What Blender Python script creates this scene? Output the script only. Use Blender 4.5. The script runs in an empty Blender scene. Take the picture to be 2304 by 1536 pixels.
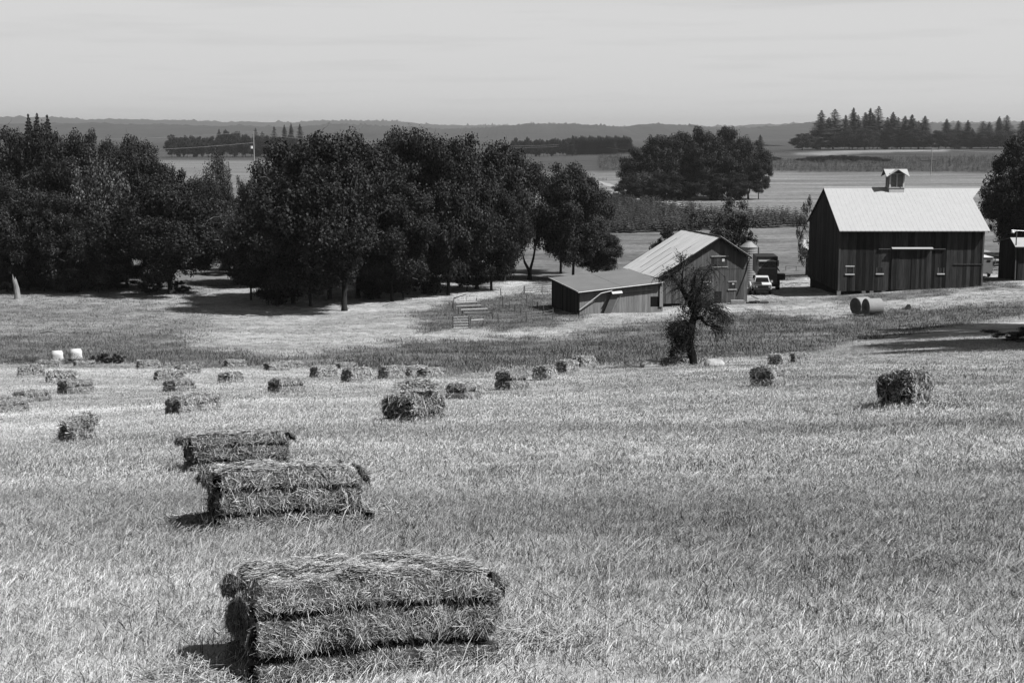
import bpy, math, random
import numpy as np
from mathutils import Vector, Matrix
R = math.radians
rng = np.random.default_rng(7)
random.seed(7)
sc = bpy.context.scene
col = sc.collection

# ------------------------------------------------------------------ camera, sky, sun, exposure
F = 3200.0                      # focal length in pixels of the 2304 px wide photograph (50 mm)
PITCH = math.atan(468 / F)
cam_d = bpy.data.cameras.new('camera'); cam_d.lens = 50.0; cam_d.sensor_width = 36.0
cam_d.clip_start = 0.1; cam_d.clip_end = 60000
cam = bpy.data.objects.new('camera', cam_d); col.objects.link(cam)
cam.location = (0, 0, 0); cam.rotation_euler = (R(90) - PITCH, 0, 0)
sc.camera = cam

SUN_E, SUN_PHI = 52.0, 24.0     # elevation; degrees in front of the +X direction
sv = Vector((math.cos(R(SUN_E)) * math.cos(R(SUN_PHI)), -math.cos(R(SUN_E)) * math.sin(R(SUN_PHI)), math.sin(R(SUN_E))))
w = bpy.data.worlds.new('World'); sc.world = w; w.use_nodes = True
nt = w.node_tree; nt.nodes.clear()
N = nt.nodes.new; Lk = nt.links.new
out = N('ShaderNodeOutputWorld'); bg = N('ShaderNodeBackground'); sky = N('ShaderNodeTexSky')
sky.sky_type = 'NISHITA'; sky.sun_disc = False
sky.sun_elevation = R(SUN_E); sky.sun_rotation = math.atan2(sv.x, sv.y)
sky.altitude = 60; sky.air_density = 1.15; sky.dust_density = 0.25; sky.ozone_density = 1.0
# a red-filter monochrome rendering of the sky: only its red light counts
sep = N('ShaderNodeSeparateColor'); Lk(sky.outputs[0], sep.inputs[0])
tc = N('ShaderNodeTexCoord'); mp = N('ShaderNodeMapping'); mp.inputs['Scale'].default_value = (5, 5, 75)
no = N('ShaderNodeTexNoise'); no.inputs['Scale'].default_value = 1.6; no.inputs['Detail'].default_value = 5
Lk(tc.outputs['Generated'], mp.inputs[0]); Lk(mp.outputs[0], no.inputs['Vector'])
mr = N('ShaderNodeMapRange'); mr.inputs['From Min'].default_value = .52; mr.inputs['From Max'].default_value = .72
mr.inputs['To Min'].default_value = 1.0; mr.inputs['To Max'].default_value = 0.93
Lk(no.outputs['Fac'], mr.inputs[0])
# film response of the sky: even near the horizon, deepening smoothly towards the zenith
CAP = 4.85
mi = N('ShaderNodeMath'); mi.operation = 'SMOOTH_MIN'; Lk(sep.outputs[0], mi.inputs[0]); mi.inputs[1].default_value = CAP; mi.inputs[2].default_value = .5
dv = N('ShaderNodeMath'); dv.operation = 'DIVIDE'; Lk(mi.outputs[0], dv.inputs[0]); dv.inputs[1].default_value = CAP
pwn = N('ShaderNodeMath'); pwn.operation = 'POWER'; Lk(dv.outputs[0], pwn.inputs[0]); pwn.inputs[1].default_value = 1.45
sc2 = N('ShaderNodeMath'); sc2.operation = 'MULTIPLY'; Lk(pwn.outputs[0], sc2.inputs[0]); sc2.inputs[1].default_value = CAP
mu = N('ShaderNodeMath'); mu.operation = 'MULTIPLY'; Lk(sc2.outputs[0], mu.inputs[0]); Lk(mr.outputs[0], mu.inputs[1])
Lk(mu.outputs[0], bg.inputs[0]); bg.inputs[1].default_value = 0.145
Lk(bg.outputs[0], out.inputs[0])
sd = bpy.data.lights.new('sun', 'SUN'); sd.energy = 5.0; sd.angle = R(0.5); sd.color = (1.0, 1.0, 1.0)
sun = bpy.data.objects.new('sun', sd); col.objects.link(sun)
sun.rotation_euler = sv.to_track_quat('Z', 'Y').to_euler(); sun.location = (60, -20, 80)
vs = sc.view_settings; vs.view_transform = 'Standard'; vs.look = 'None'; vs.gamma = 1; vs.use_curve_mapping = False
vs.exposure = 0.0
sc.display_settings.display_device = 'sRGB'
sc.cycles.max_bounces = 4; sc.cycles.diffuse_bounces = 0; sc.cycles.glossy_bounces = 2
sc.cycles.transparent_max_bounces = 4; sc.cycles.volume_bounces = 0

# ------------------------------------------------------------------ geometry of the view -> places on the land
sp_, cp_ = math.sin(PITCH), math.cos(PITCH)
def G(py):                       # height per metre of forward distance along the sight line of photo row py
    v = (np.asarray(py, float) - 768) / F
    return (-sp_ - v * cp_) / (cp_ - v * sp_)
def A(px, py):                   # sideways metres per metre forward
    v = (np.asarray(py, float) - 768) / F
    return ((np.asarray(px, float) - 1152) / F) / (cp_ - v * sp_)
def P(px, py, D):
    return Vector((float(A(px, py)) * D, D, float(G(py)) * D))
def to_px(x, y, z):
    y = np.maximum(y, .5)
    d = y * cp_ - z * sp_
    return 1152 + F * x / d, 768 + F * (-(y * sp_ + z * cp_)) / d

PROF = [
 (-0.362, [(4.75,1500),(8.7,1175),(12.2,1075),(22,985),(30,928),(36,900),(46,862),(62,829),(68,822),(120,730),(165,665)]),
 (-0.173, [(4.75,1500),(8.7,1165),(12.2,1050),(18,965),(28,905),(40,872),(50,848),(60,830),(66,824),(100,765),(145,700)]),
 (0.0,    [(4.75,1500),(8.7,1165),(12.2,1050),(18,950),(28,898),(33,877),(42,853),(52,832),(62,815),(100,762),(135,705),(165,655)]),
 (0.18,   [(4.75,1490),(8.7,1155),(12.2,1040),(18,940),(26,872),(45,822),(60,800),(100,732),(135,692),(150,662),(175,638)]),
 (0.362,  [(4.75,1480),(8.7,1140),(12.2,1020),(18,908),(26,862),(45,806),(60,770),(85,730),(110,690),(145,640),(200,570)]),
]
TAIL = [[(235,-19.6),(400,-20),(900,-20),(1400,-19.6),(2500,-19),(14000,-15)]]*3 + \
       [[(225,-19.4),(400,-19.6),(650,-18.6),(1150,-13.2),(1500,-15.0),(2500,-18),(14000,-15)],
        [(260,-18.2),(400,-19.2),(650,-18.0),(1150,-12.4),(1500,-15.0),(2500,-18),(14000,-15)]]
def pchip(xk, yk, x):
    h = np.diff(xk); d = np.diff(yk) / h
    m = np.zeros(len(xk)); m[0] = d[0]; m[-1] = d[-1]
    for i in range(1, len(xk) - 1):
        if d[i-1] * d[i] > 0:
            w1 = 2 * h[i] + h[i-1]; w2 = h[i] + 2 * h[i-1]
            m[i] = (w1 + w2) / (w1 / d[i-1] + w2 / d[i])
    i = np.clip(np.searchsorted(xk, x) - 1, 0, len(h) - 1)
    t = (x - xk[i]) / h[i]
    tt = np.clip(t, 0, 1)
    r = (2*tt**3-3*tt**2+1)*yk[i] + (tt**3-2*tt**2+tt)*h[i]*m[i] + (-2*tt**3+3*tt**2)*yk[i+1] + (tt**3-tt**2)*h[i]*m[i+1]
    return np.where(t < 0, yk[0] + m[0] * (x - xk[0]), np.where(t > 1, yk[-1], r))
KN = []
for (a, pr), tl in zip(PROF, TAIL):
    xs = [d for d, _ in pr] + [d for d, _ in tl]
    zs = [float(G(p)) * d for d, p in pr] + [z for _, z in tl]
    KN.append((a, np.array(xs), np.array(zs)))
def H(x, y):
    x = np.atleast_1d(np.asarray(x, float)); y = np.atleast_1d(np.asarray(y, float))
    a = np.clip(x / np.maximum(y, 6.0), -.362, .362)
    lay = np.stack([pchip(k[1], k[2], np.clip(y, -12, 13999)) for k in KN])
    aa = np.array([k[0] for k in KN])
    i = np.clip(np.searchsorted(aa, a) - 1, 0, 3)
    t = (a - aa[i]) / (aa[i+1] - aa[i]); t = t * t * (3 - 2 * t) * .5 + t * .5
    j = np.arange(len(a))
    z = lay[i, j] * (1 - t) + lay[i + 1, j] * t
    return z
def h1(x, y): return float(H(x, y)[0])
_ds = np.exp(np.linspace(math.log(3.5), math.log(3000), 2500))
def hit(px, py):                 # the land point seen at that photo pixel
    a = float(A(px, py)); g = float(G(py))
    dz = g * _ds - H(a * _ds, _ds)
    k = np.argmax(dz < 0)
    if dz[k] >= 0: k = len(_ds) - 1
    D = _ds[k] if k == 0 else _ds[k-1] + (_ds[k] - _ds[k-1]) * dz[k-1] / (dz[k-1] - dz[k])
    return Vector((a * D, D, h1(a * D, D)))

_perm = np.random.default_rng(3).random((256, 256))
def vnoise(x, y):
    xi = np.floor(x).astype(int); yi = np.floor(y).astype(int); fx = x - xi; fy = y - yi
    fx = fx*fx*(3-2*fx); fy = fy*fy*(3-2*fy)
    p = lambda a, b: _perm[a % 256, b % 256]
    return (p(xi,yi)*(1-fx)+p(xi+1,yi)*fx)*(1-fy) + (p(xi,yi+1)*(1-fx)+p(xi+1,yi+1)*fx)*fy
def fbm(x, y, o=4):
    s = 0; a = .5; n = 0
    for k in range(o):
        s = s + a * vnoise(x + 17*k, y + 31*k); n += a; x = x*2.03; y = y*2.03; a *= .5
    return s / n

# ------------------------------------------------------------------ materials (monochrome place: neutral greys)
def mat(name, v, rough=.85, var=.25, scale=3.0, stretch=(1,1,1), spec=.2, rnd=0.0, attr=None, inst=None, bump=0.0, metal=0.0, obj=True):
    m = bpy.data.materials.new(name); m.use_nodes = True
    t = m.node_tree; b = t.nodes['Principled BSDF']
    b.inputs['Roughness'].default_value = rough; b.inputs['Specular IOR Level'].default_value = spec
    b.inputs['Metallic'].default_value = metal
    tcn = t.nodes.new('ShaderNodeTexCoord'); mpn = t.nodes.new('ShaderNodeMapping'); mpn.inputs['Scale'].default_value = stretch
    nn = t.nodes.new('ShaderNodeTexNoise'); nn.inputs['Scale'].default_value = scale; nn.inputs['Detail'].default_value = 6
    nn.inputs['Roughness'].default_value = .65
    t.links.new(tcn.outputs['Object'], mpn.inputs[0]); t.links.new(mpn.outputs[0], nn.inputs['Vector'])
    r = t.nodes.new('ShaderNodeMapRange'); r.inputs['From Min'].default_value = .3; r.inputs['From Max'].default_value = .7
    r.inputs['To Min'].default_value = 1 - var; r.inputs['To Max'].default_value = 1 + var
    t.links.new(nn.outputs['Fac'], r.inputs[0])
    cur = r.outputs[0]
    def mul(c, sock=None, val=None):
        q = t.nodes.new('ShaderNodeMath'); q.operation = 'MULTIPLY'; t.links.new(c, q.inputs[0])
        if sock is not None: t.links.new(sock, q.inputs[1])
        else: q.inputs[1].default_value = val
        return q.outputs[0]
    if name == 'ground_soil':
        n2 = t.nodes.new('ShaderNodeTexNoise'); n2.inputs['Scale'].default_value = .8; n2.inputs['Detail'].default_value = 8; n2.inputs['Roughness'].default_value = .75
        t.links.new(tcn.outputs['Object'], n2.inputs['Vector']); r3 = t.nodes.new('ShaderNodeMapRange')
        r3.inputs['From Min'].default_value = .35; r3.inputs['From Max'].default_value = .62; r3.inputs['To Min'].default_value = .55; r3.inputs['To Max'].default_value = 1.15
        t.links.new(n2.outputs['Fac'], r3.inputs[0]); cur = mul(cur, r3.outputs[0])
        m4 = t.nodes.new('ShaderNodeMapping'); m4.inputs['Scale'].default_value = (.012, .085, .1); t.links.new(tcn.outputs['Object'], m4.inputs[0])
        n4 = t.nodes.new('ShaderNodeTexNoise'); n4.inputs['Scale'].default_value = 1.0; n4.inputs['Detail'].default_value = 9; n4.inputs['Roughness'].default_value = .7
        t.links.new(m4.outputs[0], n4.inputs['Vector']); r4 = t.nodes.new('ShaderNodeMapRange')
        r4.inputs['From Min'].default_value = .35; r4.inputs['From Max'].default_value = .65; r4.inputs['To Min'].default_value = .58; r4.inputs['To Max'].default_value = 1.35
        t.links.new(n4.outputs['Fac'], r4.inputs[0]); cur = mul(cur, r4.outputs[0])
    if v is not None: cur = mul(cur, val=v)
    if rnd:
        oi = t.nodes.new('ShaderNodeObjectInfo'); r2 = t.nodes.new('ShaderNodeMapRange')
        r2.inputs['To Min'].default_value = 1 - rnd; r2.inputs['To Max'].default_value = 1 + rnd
        t.links.new(oi.outputs['Random'], r2.inputs[0]); cur = mul(cur, r2.outputs[0])
    for nm, ty in ((attr, 'GEOMETRY'), (inst, 'INSTANCER')):
        if nm:
            at = t.nodes.new('ShaderNodeAttribute'); at.attribute_name = nm; at.attribute_type = ty
            cur = mul(cur, at.outputs['Fac'])
    t.links.new(cur, b.inputs['Base Color'])
    if bump:
        bn = t.nodes.new('ShaderNodeBump'); bn.inputs['Strength'].default_value = bump; bn.inputs['Distance'].default_value = .05
        t.links.new(nn.outputs['Fac'], bn.inputs['Height']); t.links.new(bn.outputs[0], b.inputs['Normal'])
    return m
M = dict(
 ground=mat('ground_soil', None, .95, .30, 6.0, attr='tone', bump=.4, spec=0.05),
 blade=mat('dry_grass', 1.0, .7, .1, 3, attr='shade', inst='tone', spec=.15),
 tall=mat('tall_grass', 1.0, .8, .1, 3, attr='shade', inst='tone', spec=.1),
 hay=mat('hay', None, .75, .15, 9, attr='shade', spec=.15),
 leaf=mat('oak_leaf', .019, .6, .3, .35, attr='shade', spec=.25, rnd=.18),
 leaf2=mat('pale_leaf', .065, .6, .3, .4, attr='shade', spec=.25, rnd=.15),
 young=mat('young_fir_needles', 1.0, .8, .2, .5, inst='tone', spec=.1),
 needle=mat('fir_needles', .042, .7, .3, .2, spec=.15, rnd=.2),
 bark=mat('bark', .05, .95, .4, 2.0, (1,1,.3), spec=.1, bump=.6),
 twig=mat('dead_twig', .22, .9, .3, 2, spec=.1),
 palestone=mat('pale_boulder', .48, .9, .12, 3, spec=.1, bump=.3),
 darkbark=mat('dark_bark', .028, .95, .5, 5.0, (1,1,.4), spec=.05, bump=.9),
 palebark=mat('pale_bark', .33, .9, .3, 3.0, (1,1,.3), spec=.1, bump=.5),
 wood=mat('dark_barn_board', .052, .9, .45, 2.2, (5,5,.35), spec=.1, rnd=.65, bump=.3),
 wood2=mat('grey_barn_board', .13, .9, .40, 2.4, (5,5,.35), spec=.1, rnd=.35, bump=.3),
 wood3=mat('pale_shed_board', .32, .9, .25, 2.4, (6,6,.4), spec=.1, rnd=.14, bump=.3),
 inside=mat('dark_interior', .015, .95, .2, 1, spec=.05),
 roof=mat('white_roof_sheet', .52, .55, .05, 1.4, spec=.3),
 roof2=mat('weathered_roof_sheet', .78, .6, .16, 1.1, (.6,2.5,1), spec=.2, rnd=.06),
 roof3=mat('grey_roof_felt', .22, .85, .10, .6, spec=.15),
 seam=mat('rusty_roof_seam', .14, .85, .4, 3, spec=.15),
 trim=mat('white_trim', .80, .7, .12, 4, spec=.25),
 rail=mat('weathered_rail', .42, .85, .3, 6, spec=.15),
 post=mat('fence_post', .16, .9, .3, 6, spec=.1, rnd=.3),
 metal=mat('galvanised_metal', .42, .45, .12, 3, metal=.5, spec=.4),
 galv=mat('bin_sheet', .36, .55, .12, 3, metal=.2, spec=.3),
 glass=mat('dark_glass', .015, .12, .2, 3, spec=.5),
 paper=mat('white_notice', .7, .8, .05, 3),
 white=mat('white_paint', .80, .4, .08, 3, spec=.4),
 black=mat('black_paint', .02, .5, .3, 3, spec=.3),
 rubber=mat('rubber', .018, .9, .2, 3, spec=.1),
 grey=mat('grey_paint', .16, .5, .2, 3, spec=.3),
 film=mat('white_film', .75, .45, .06, 5, spec=.3),
 stone=mat('stone', .36, .9, .3, 4, spec=.1, bump=.5),
 track=mat('gravel_track', .40, .95, .15, .8, spec=.05),
 hill=mat('hill_forest', .055, .95, .3, .012, (1,1,2), spec=.02),
 wire=mat('wire', .3, .5, .1, 1, metal=.3),
 balend=mat('round_bale_end', .20, .9, .3, 6, spec=.1),  # ends coloured darker than the roll, their shade put into the colour
 wrap=mat('round_bale_straw', .34, .8, .16, 5, (1,6,6), spec=.15, bump=.3),
)

# ------------------------------------------------------------------ helpers
def mesh_np(name, V, Fq, m, shade=None, smooth=False):
    """V (n,3), Fq (k,4) or (k,3)"""
    V = np.asarray(V, np.float32); Fq = np.asarray(Fq, np.int32)
    me = bpy.data.meshes.new(name)
    me.vertices.add(len(V)); me.vertices.foreach_set('co', V.ravel())
    k, s = Fq.shape
    me.loops.add(k * s); me.loops.foreach_set('vertex_index', Fq.ravel())
    me.polygons.add(k); me.polygons.foreach_set('loop_start', np.arange(k, dtype=np.int32) * s)
    me.polygons.foreach_set('loop_total', np.full(k, s, np.int32))
    if smooth: me.polygons.foreach_set('use_smooth', np.ones(k, bool))
    me.update(calc_edges=True)
    if shade is not None:
        at = me.attributes.new('shade' if not isinstance(shade, tuple) else shade[0], 'FLOAT', 'POINT')
        at.data.foreach_set('value', np.asarray(shade if not isinstance(shade, tuple) else shade[1], np.float32))
    if m: me.materials.append(m)
    return me
def link(name, me, parent=None, loc=(0,0,0), rot=(0,0,0), scale=(1,1,1)):
    o = bpy.data.objects.new(name, me); col.objects.link(o)
    o.location = loc; o.rotation_euler = rot; o.scale = scale
    if parent is not None: o.parent = parent
    return o
def tag(o, label=None, cat=None, group=None, kind=None):
    if label: o['label'] = label
    if cat: o['category'] = cat
    if group: o['group'] = group
    if kind: o['kind'] = kind
    return o
def thing(name, label, cat, loc=(0,0,0), rz=0, group=None):
    o = bpy.data.objects.new(name, None); col.objects.link(o)
    o.location = loc; o.rotation_euler = (0,0,rz); o.empty_display_size = .3
    return tag(o, label, cat, group)
class MB:
    def __init__(s): s.v = []; s.f = []
    def poly(s, pts, faces):
        b = len(s.v); s.v += [tuple(p) for p in pts]; s.f += [tuple(b + i for i in f) for f in faces]; return s
    def box(s, x0, x1, y0, y1, z0, z1):
        return s.poly([(x0,y0,z0),(x1,y0,z0),(x1,y1,z0),(x0,y1,z0),(x0,y0,z1),(x1,y0,z1),(x1,y1,z1),(x0,y1,z1)],
                      [(0,3,2,1),(4,5,6,7),(0,1,5,4),(1,2,6,5),(2,3,7,6),(3,0,4,7)])
    def prism(s, pts, d):        # polygon extruded by vector d
        n = len(pts); q = [Vector(p) for p in pts]; q2 = [p + Vector(d) for p in q]
        return s.poly(q + q2, [tuple(range(n))[::-1], tuple(range(n, 2*n))] + [(i, (i+1) % n, n + (i+1) % n, n + i) for i in range(n)])
    def tube(s, pts, rad, n=6, cap=True):
        pts = [Vector(p) for p in pts]
        if not hasattr(rad, '__len__'): rad = [rad] * len(pts)
        b = len(s.v)
        for i, p in enumerate(pts):
            d = (pts[min(i+1, len(pts)-1)] - pts[max(i-1, 0)])
            d = d.normalized() if d.length > 1e-6 else Vector((0,0,1))
            u = d.cross(Vector((0,0,1)) if abs(d.z) < .9 else Vector((1,0,0))).normalized(); v = d.cross(u)
            for k in range(n):
                t = 2*math.pi*k/n; s.v.append(tuple(p + (u*math.cos(t) + v*math.sin(t)) * rad[i]))
        for i in range(len(pts)-1):
            for k in range(n):
                a = b + i*n + k; c = b + i*n + (k+1) % n; s.f.append((a, c, c+n, a+n))
        if cap:
            s.f.append(tuple(b + k for k in range(n))[::-1]); s.f.append(tuple(b + (len(pts)-1)*n + k for k in range(n)))
        return s
    def mesh(s, name, m, smooth=False):
        me = bpy.data.meshes.new(name); me.from_pydata(s.v, [], s.f); me.materials.append(m)
        if smooth: me.polygons.foreach_set('use_smooth', [True]*len(me.polygons))
        me.validate(); me.update(); return me
    def build(s, name, m, parent=None, smooth=False, **k):
        return link(name, s.mesh(name, m, smooth), parent, **k)

# ------------------------------------------------------------------ ground sheet
EDGE = [(-400,822),(0,822),(300,822),(700,828),(1000,838),(1100,838),(1200,830),(1340,818),(1440,822),(1640,815),(1760,800),(1850,785),(1950,765),(2100,745),(2304,722),(2700,690)]
UPPER = [(-400,758),(0,755),(200,752),(300,748),(400,748),(440,790),(500,798),(640,800),(760,785),(900,768),(1200,760),(1400,738),(1500,728),(1600,705),(1700,700),(1900,712),(2050,700),(2304,672),(2700,640)]
def lin(T, x): return np.interp(x, [p[0] for p in T], [p[1] for p in T])
def inpoly(px, py, poly):
    r = np.zeros(px.shape, bool); n = len(poly); j = n - 1
    for i in range(n):
        xi, yi = poly[i]; xj, yj = poly[j]
        c = ((yi > py) != (yj > py)) & (px < (xj - xi) * (py - yi) / ((yj - yi) + 1e-9) + xi)
        r ^= c; j = i
    return r
NURS = [(1280,446),(1400,450),(1500,462),(1600,478),(1700,486),(1812,488),(1812,506),(1600,514),(1350,522),(1230,522)]
def tone_of(x, y, z=None):
    if z is None: z = H(x, y)
    px, py = to_px(x, y, z)
    px = np.clip(px, -350, 2650)
    j = fbm(x * .25 + 5, y * .12, 3) - .5
    k = fbm(x * .6 + 55, y * .4, 3) - .5
    l_ = fbm(x * 1.7 + 15, y * 1.1, 3) - .5
    py2 = py + j * 30 + k * 14 + l_ * 12 * (y < 250); px2 = px + k * 90 + l_ * 40
    t = np.full(x.shape, .50)
    # raked swaths across the mown field
    st = fbm((y + x * .28) * .55, (x - y * .28) * .06, 3)
    st2 = fbm(x * .8, y * .8, 4)
    t = t * (.20 + 1.20 * st + .46 * st2)
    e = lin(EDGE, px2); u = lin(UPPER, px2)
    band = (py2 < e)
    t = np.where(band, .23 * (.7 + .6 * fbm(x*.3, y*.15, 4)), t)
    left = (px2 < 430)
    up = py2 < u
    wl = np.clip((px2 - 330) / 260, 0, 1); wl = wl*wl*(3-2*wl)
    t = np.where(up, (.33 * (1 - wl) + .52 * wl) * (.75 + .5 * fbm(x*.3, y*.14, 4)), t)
    pale = inpoly(px2, py2, [(1800,815),(2000,760),(2700,640),(2700,740),(2100,812)])
    t = np.where(pale, .50 * (.8 + .4 * fbm(x*.5, y*.25, 4)), t)
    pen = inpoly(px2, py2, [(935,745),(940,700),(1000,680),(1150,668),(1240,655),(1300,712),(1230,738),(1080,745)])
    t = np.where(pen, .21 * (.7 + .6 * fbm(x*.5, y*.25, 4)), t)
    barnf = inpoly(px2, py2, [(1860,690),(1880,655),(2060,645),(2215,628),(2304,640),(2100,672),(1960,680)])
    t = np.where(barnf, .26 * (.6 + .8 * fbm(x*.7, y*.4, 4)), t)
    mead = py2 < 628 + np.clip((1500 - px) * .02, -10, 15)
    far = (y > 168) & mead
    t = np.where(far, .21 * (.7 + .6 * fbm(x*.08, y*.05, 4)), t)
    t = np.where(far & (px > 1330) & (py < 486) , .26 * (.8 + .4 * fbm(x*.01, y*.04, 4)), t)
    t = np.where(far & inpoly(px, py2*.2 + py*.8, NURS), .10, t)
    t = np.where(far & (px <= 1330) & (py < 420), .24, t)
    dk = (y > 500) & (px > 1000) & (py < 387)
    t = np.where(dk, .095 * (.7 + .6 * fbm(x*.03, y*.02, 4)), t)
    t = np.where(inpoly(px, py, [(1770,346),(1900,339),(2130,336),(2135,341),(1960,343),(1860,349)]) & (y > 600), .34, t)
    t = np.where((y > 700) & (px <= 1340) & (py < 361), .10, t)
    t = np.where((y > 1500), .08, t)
    return t
def relief(x, y):
    return (y > 0) * ((fbm(x*.9, y*.9, 3) - .5) * np.clip(.05 - (y - 40) * .001, 0, .05) + (fbm(x*.22 + 3, y*.22, 3) - .5) * np.clip((y - 30) * .004, 0, .22))
def build_ground():
    ia = np.linspace(-.42, .42, 430)
    ang = np.concatenate([-np.arctan(np.tan(np.linspace(math.pi*.985, .42, 34))) * 0, []])
    th = np.concatenate([np.linspace(-math.pi, -math.atan(.42) - .03, 30), np.arctan(ia), np.linspace(math.atan(.42) + .03, math.pi, 30)[:-1]])
    rr = np.concatenate([np.exp(np.linspace(math.log(1.2), math.log(50), 110)), np.linspace(50.8, 260, 230), np.exp(np.linspace(math.log(262.5), math.log(1500), 90)), np.exp(np.linspace(math.log(1560), math.log(13500), 22))])
    T, RR = np.meshgrid(th, rr)
    # rows are lines of constant forward distance in view, circles behind
    inv = np.abs(T) < math.atan(.42) + .02
    q = np.where(np.abs(T) < 1.2, 1 / np.maximum(np.cos(T), .36), 1 / .36)
    x = RR * np.sin(T) * q; y = RR * np.cos(T) * q
    xf, yf = x.ravel(), y.ravel()
    z = H(xf, yf)
    z = z + relief(xf, yf)
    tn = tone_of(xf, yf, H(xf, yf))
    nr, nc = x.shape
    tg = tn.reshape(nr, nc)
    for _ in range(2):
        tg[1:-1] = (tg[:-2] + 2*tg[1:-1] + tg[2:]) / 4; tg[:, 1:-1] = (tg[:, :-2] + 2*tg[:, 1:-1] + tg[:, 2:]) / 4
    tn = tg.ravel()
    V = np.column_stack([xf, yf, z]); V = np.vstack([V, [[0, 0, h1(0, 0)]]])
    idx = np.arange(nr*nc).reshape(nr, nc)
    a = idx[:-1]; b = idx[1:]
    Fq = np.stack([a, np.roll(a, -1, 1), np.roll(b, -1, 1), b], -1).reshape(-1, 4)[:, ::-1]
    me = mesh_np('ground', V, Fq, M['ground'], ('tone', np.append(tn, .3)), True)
    o = link('ground', me); tag(o, kind='structure'); o['label'] = 'mown hay field dropping to a grassy valley and far flat farmland'
build_ground()
def gz(x, y):
    x = np.atleast_1d(np.asarray(x, float)); y = np.atleast_1d(np.asarray(y, float))
    return H(x, y) + relief(x, y)

def strip(name, pts, wd, m, lift=.07, label=None):
    """a track laid over the land along photo-located points"""
    W = [hit(*p) for p in pts]; out_ = []
    for i in range(len(W)-1):
        for k in range(8): out_.append(W[i].lerp(W[i+1], k/8))
    out_.append(W[-1]); V = []; Fq = []
    for i, p in enumerate(out_):
        d = out_[min(i+1, len(out_)-1)] - out_[max(i-1, 0)]; d.z = 0; d.normalize(); n = Vector((-d.y, d.x, 0))
        for s in np.linspace(-.5, .5, 5):
            q = p + n * wd * s * (1 + .2*math.sin(i*1.7)); V.append((q.x, q.y, float(gz(q.x, q.y)[0]) + lift))
    for i in range(len(out_)-1):
        for k in range(4): a = i*5+k; Fq.append((a, a+1, a+6, a+5))
    o = link(name, mesh_np(name, V, np.array(Fq), m)); tag(o, label, kind='structure'); return o
strip('farm_track', [(1335,408),(1375,418),(1440,436),(1500,455),(1560,470),(1640,480)], 4.2, M['track'], .10, 'pale farm track curving past the oak grove')
strip('farm_track', [(2190,556),(2240,575),(2304,592),(2400,612)], 1.0, M['track'], .07, 'pale wheel track beyond the white-roofed barn')
strip('farm_track', [(2190,563),(2240,584),(2304,603),(2400,624)], 1.0, M['track'], .07, 'second pale wheel track nearer the trailer')

# hills
def hills(name, D, ridge, depth, seed, label, mt=None):
    pxs = np.linspace(-900, 3300, 1900); r = np.interp(pxs, [p[0] for p in ridge], [p[1] for p in ridge])
    g = G(r); a = (pxs - 1152) / F; rg = np.random.default_rng(seed + 50)
    zr = g * D + (fbm(pxs*.02 + seed, pxs*0, 4) - .5) * D * .0016
    sp = np.abs(fbm(pxs*.55 + seed, pxs*0 + 3, 2) - .5) * 2
    spk = sp * D * .0014 + (np.random.default_rng(seed).random(len(pxs)) > .93) * D * .0010
    V = []; rows = [(-.5, 0), (-.42, .10), (-.34, .22), (-.28, .36), (-.22, .5), (-.16, .64), (-.1, .78), (-.05, .9), (0, 1), (.05, .97), (.4, .5), (.9, 0)]
    for dy, f in rows:
        dd = D + dy * depth; base = -19.0; X = a * D
        nz = ((fbm(X/420 + seed, X*0 + dd/420, 4) - .5) * D * .0045 + (rg.random(len(X)) - .5) * D * .0003) * (f > .05) * (f < .99)
        V.append(np.column_stack([X, np.full(len(a), dd) + (fbm(X/300, X*0 + dy*9, 3) - .5) * depth * .10, base - 3*(f == 0) + (zr - base) * f + nz + spk * (f == 1)]))
    V = np.vstack(V); n = len(pxs); idx = np.arange(n*len(rows)).reshape(len(rows), n)
    Fq = np.stack([idx[:-1,:-1], idx[:-1,1:], idx[1:,1:], idx[1:,:-1]], -1).reshape(-1, 4)
    o = link(name, mesh_np(name, V, Fq, mt or M['hill'], smooth=True)); tag(o, label, kind='structure')
hills('hills', 9500, [(-900,262),(0,264),(150,268),(300,271),(450,274),(600,277),(700,275),(830,271),(950,280),(1100,284),(1250,282),(1400,287),(1540,286),(1700,284),(1900,277),(2304,277),(3300,275)], 3500, 5, 'long far wooded ridge')
hills('hills', 5600, [(-900,285),(0,283),(200,280),(400,284),(640,288),(780,281),(900,287),(1040,292),(1180,281),(1290,279),(1400,288),(1470,281),(1560,283),(1640,290),(1750,284),(1830,276),(1900,273),(2050,279),(2304,284),(3300,280)], 2600, 12, 'nearer wooded hills across the valley')

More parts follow.
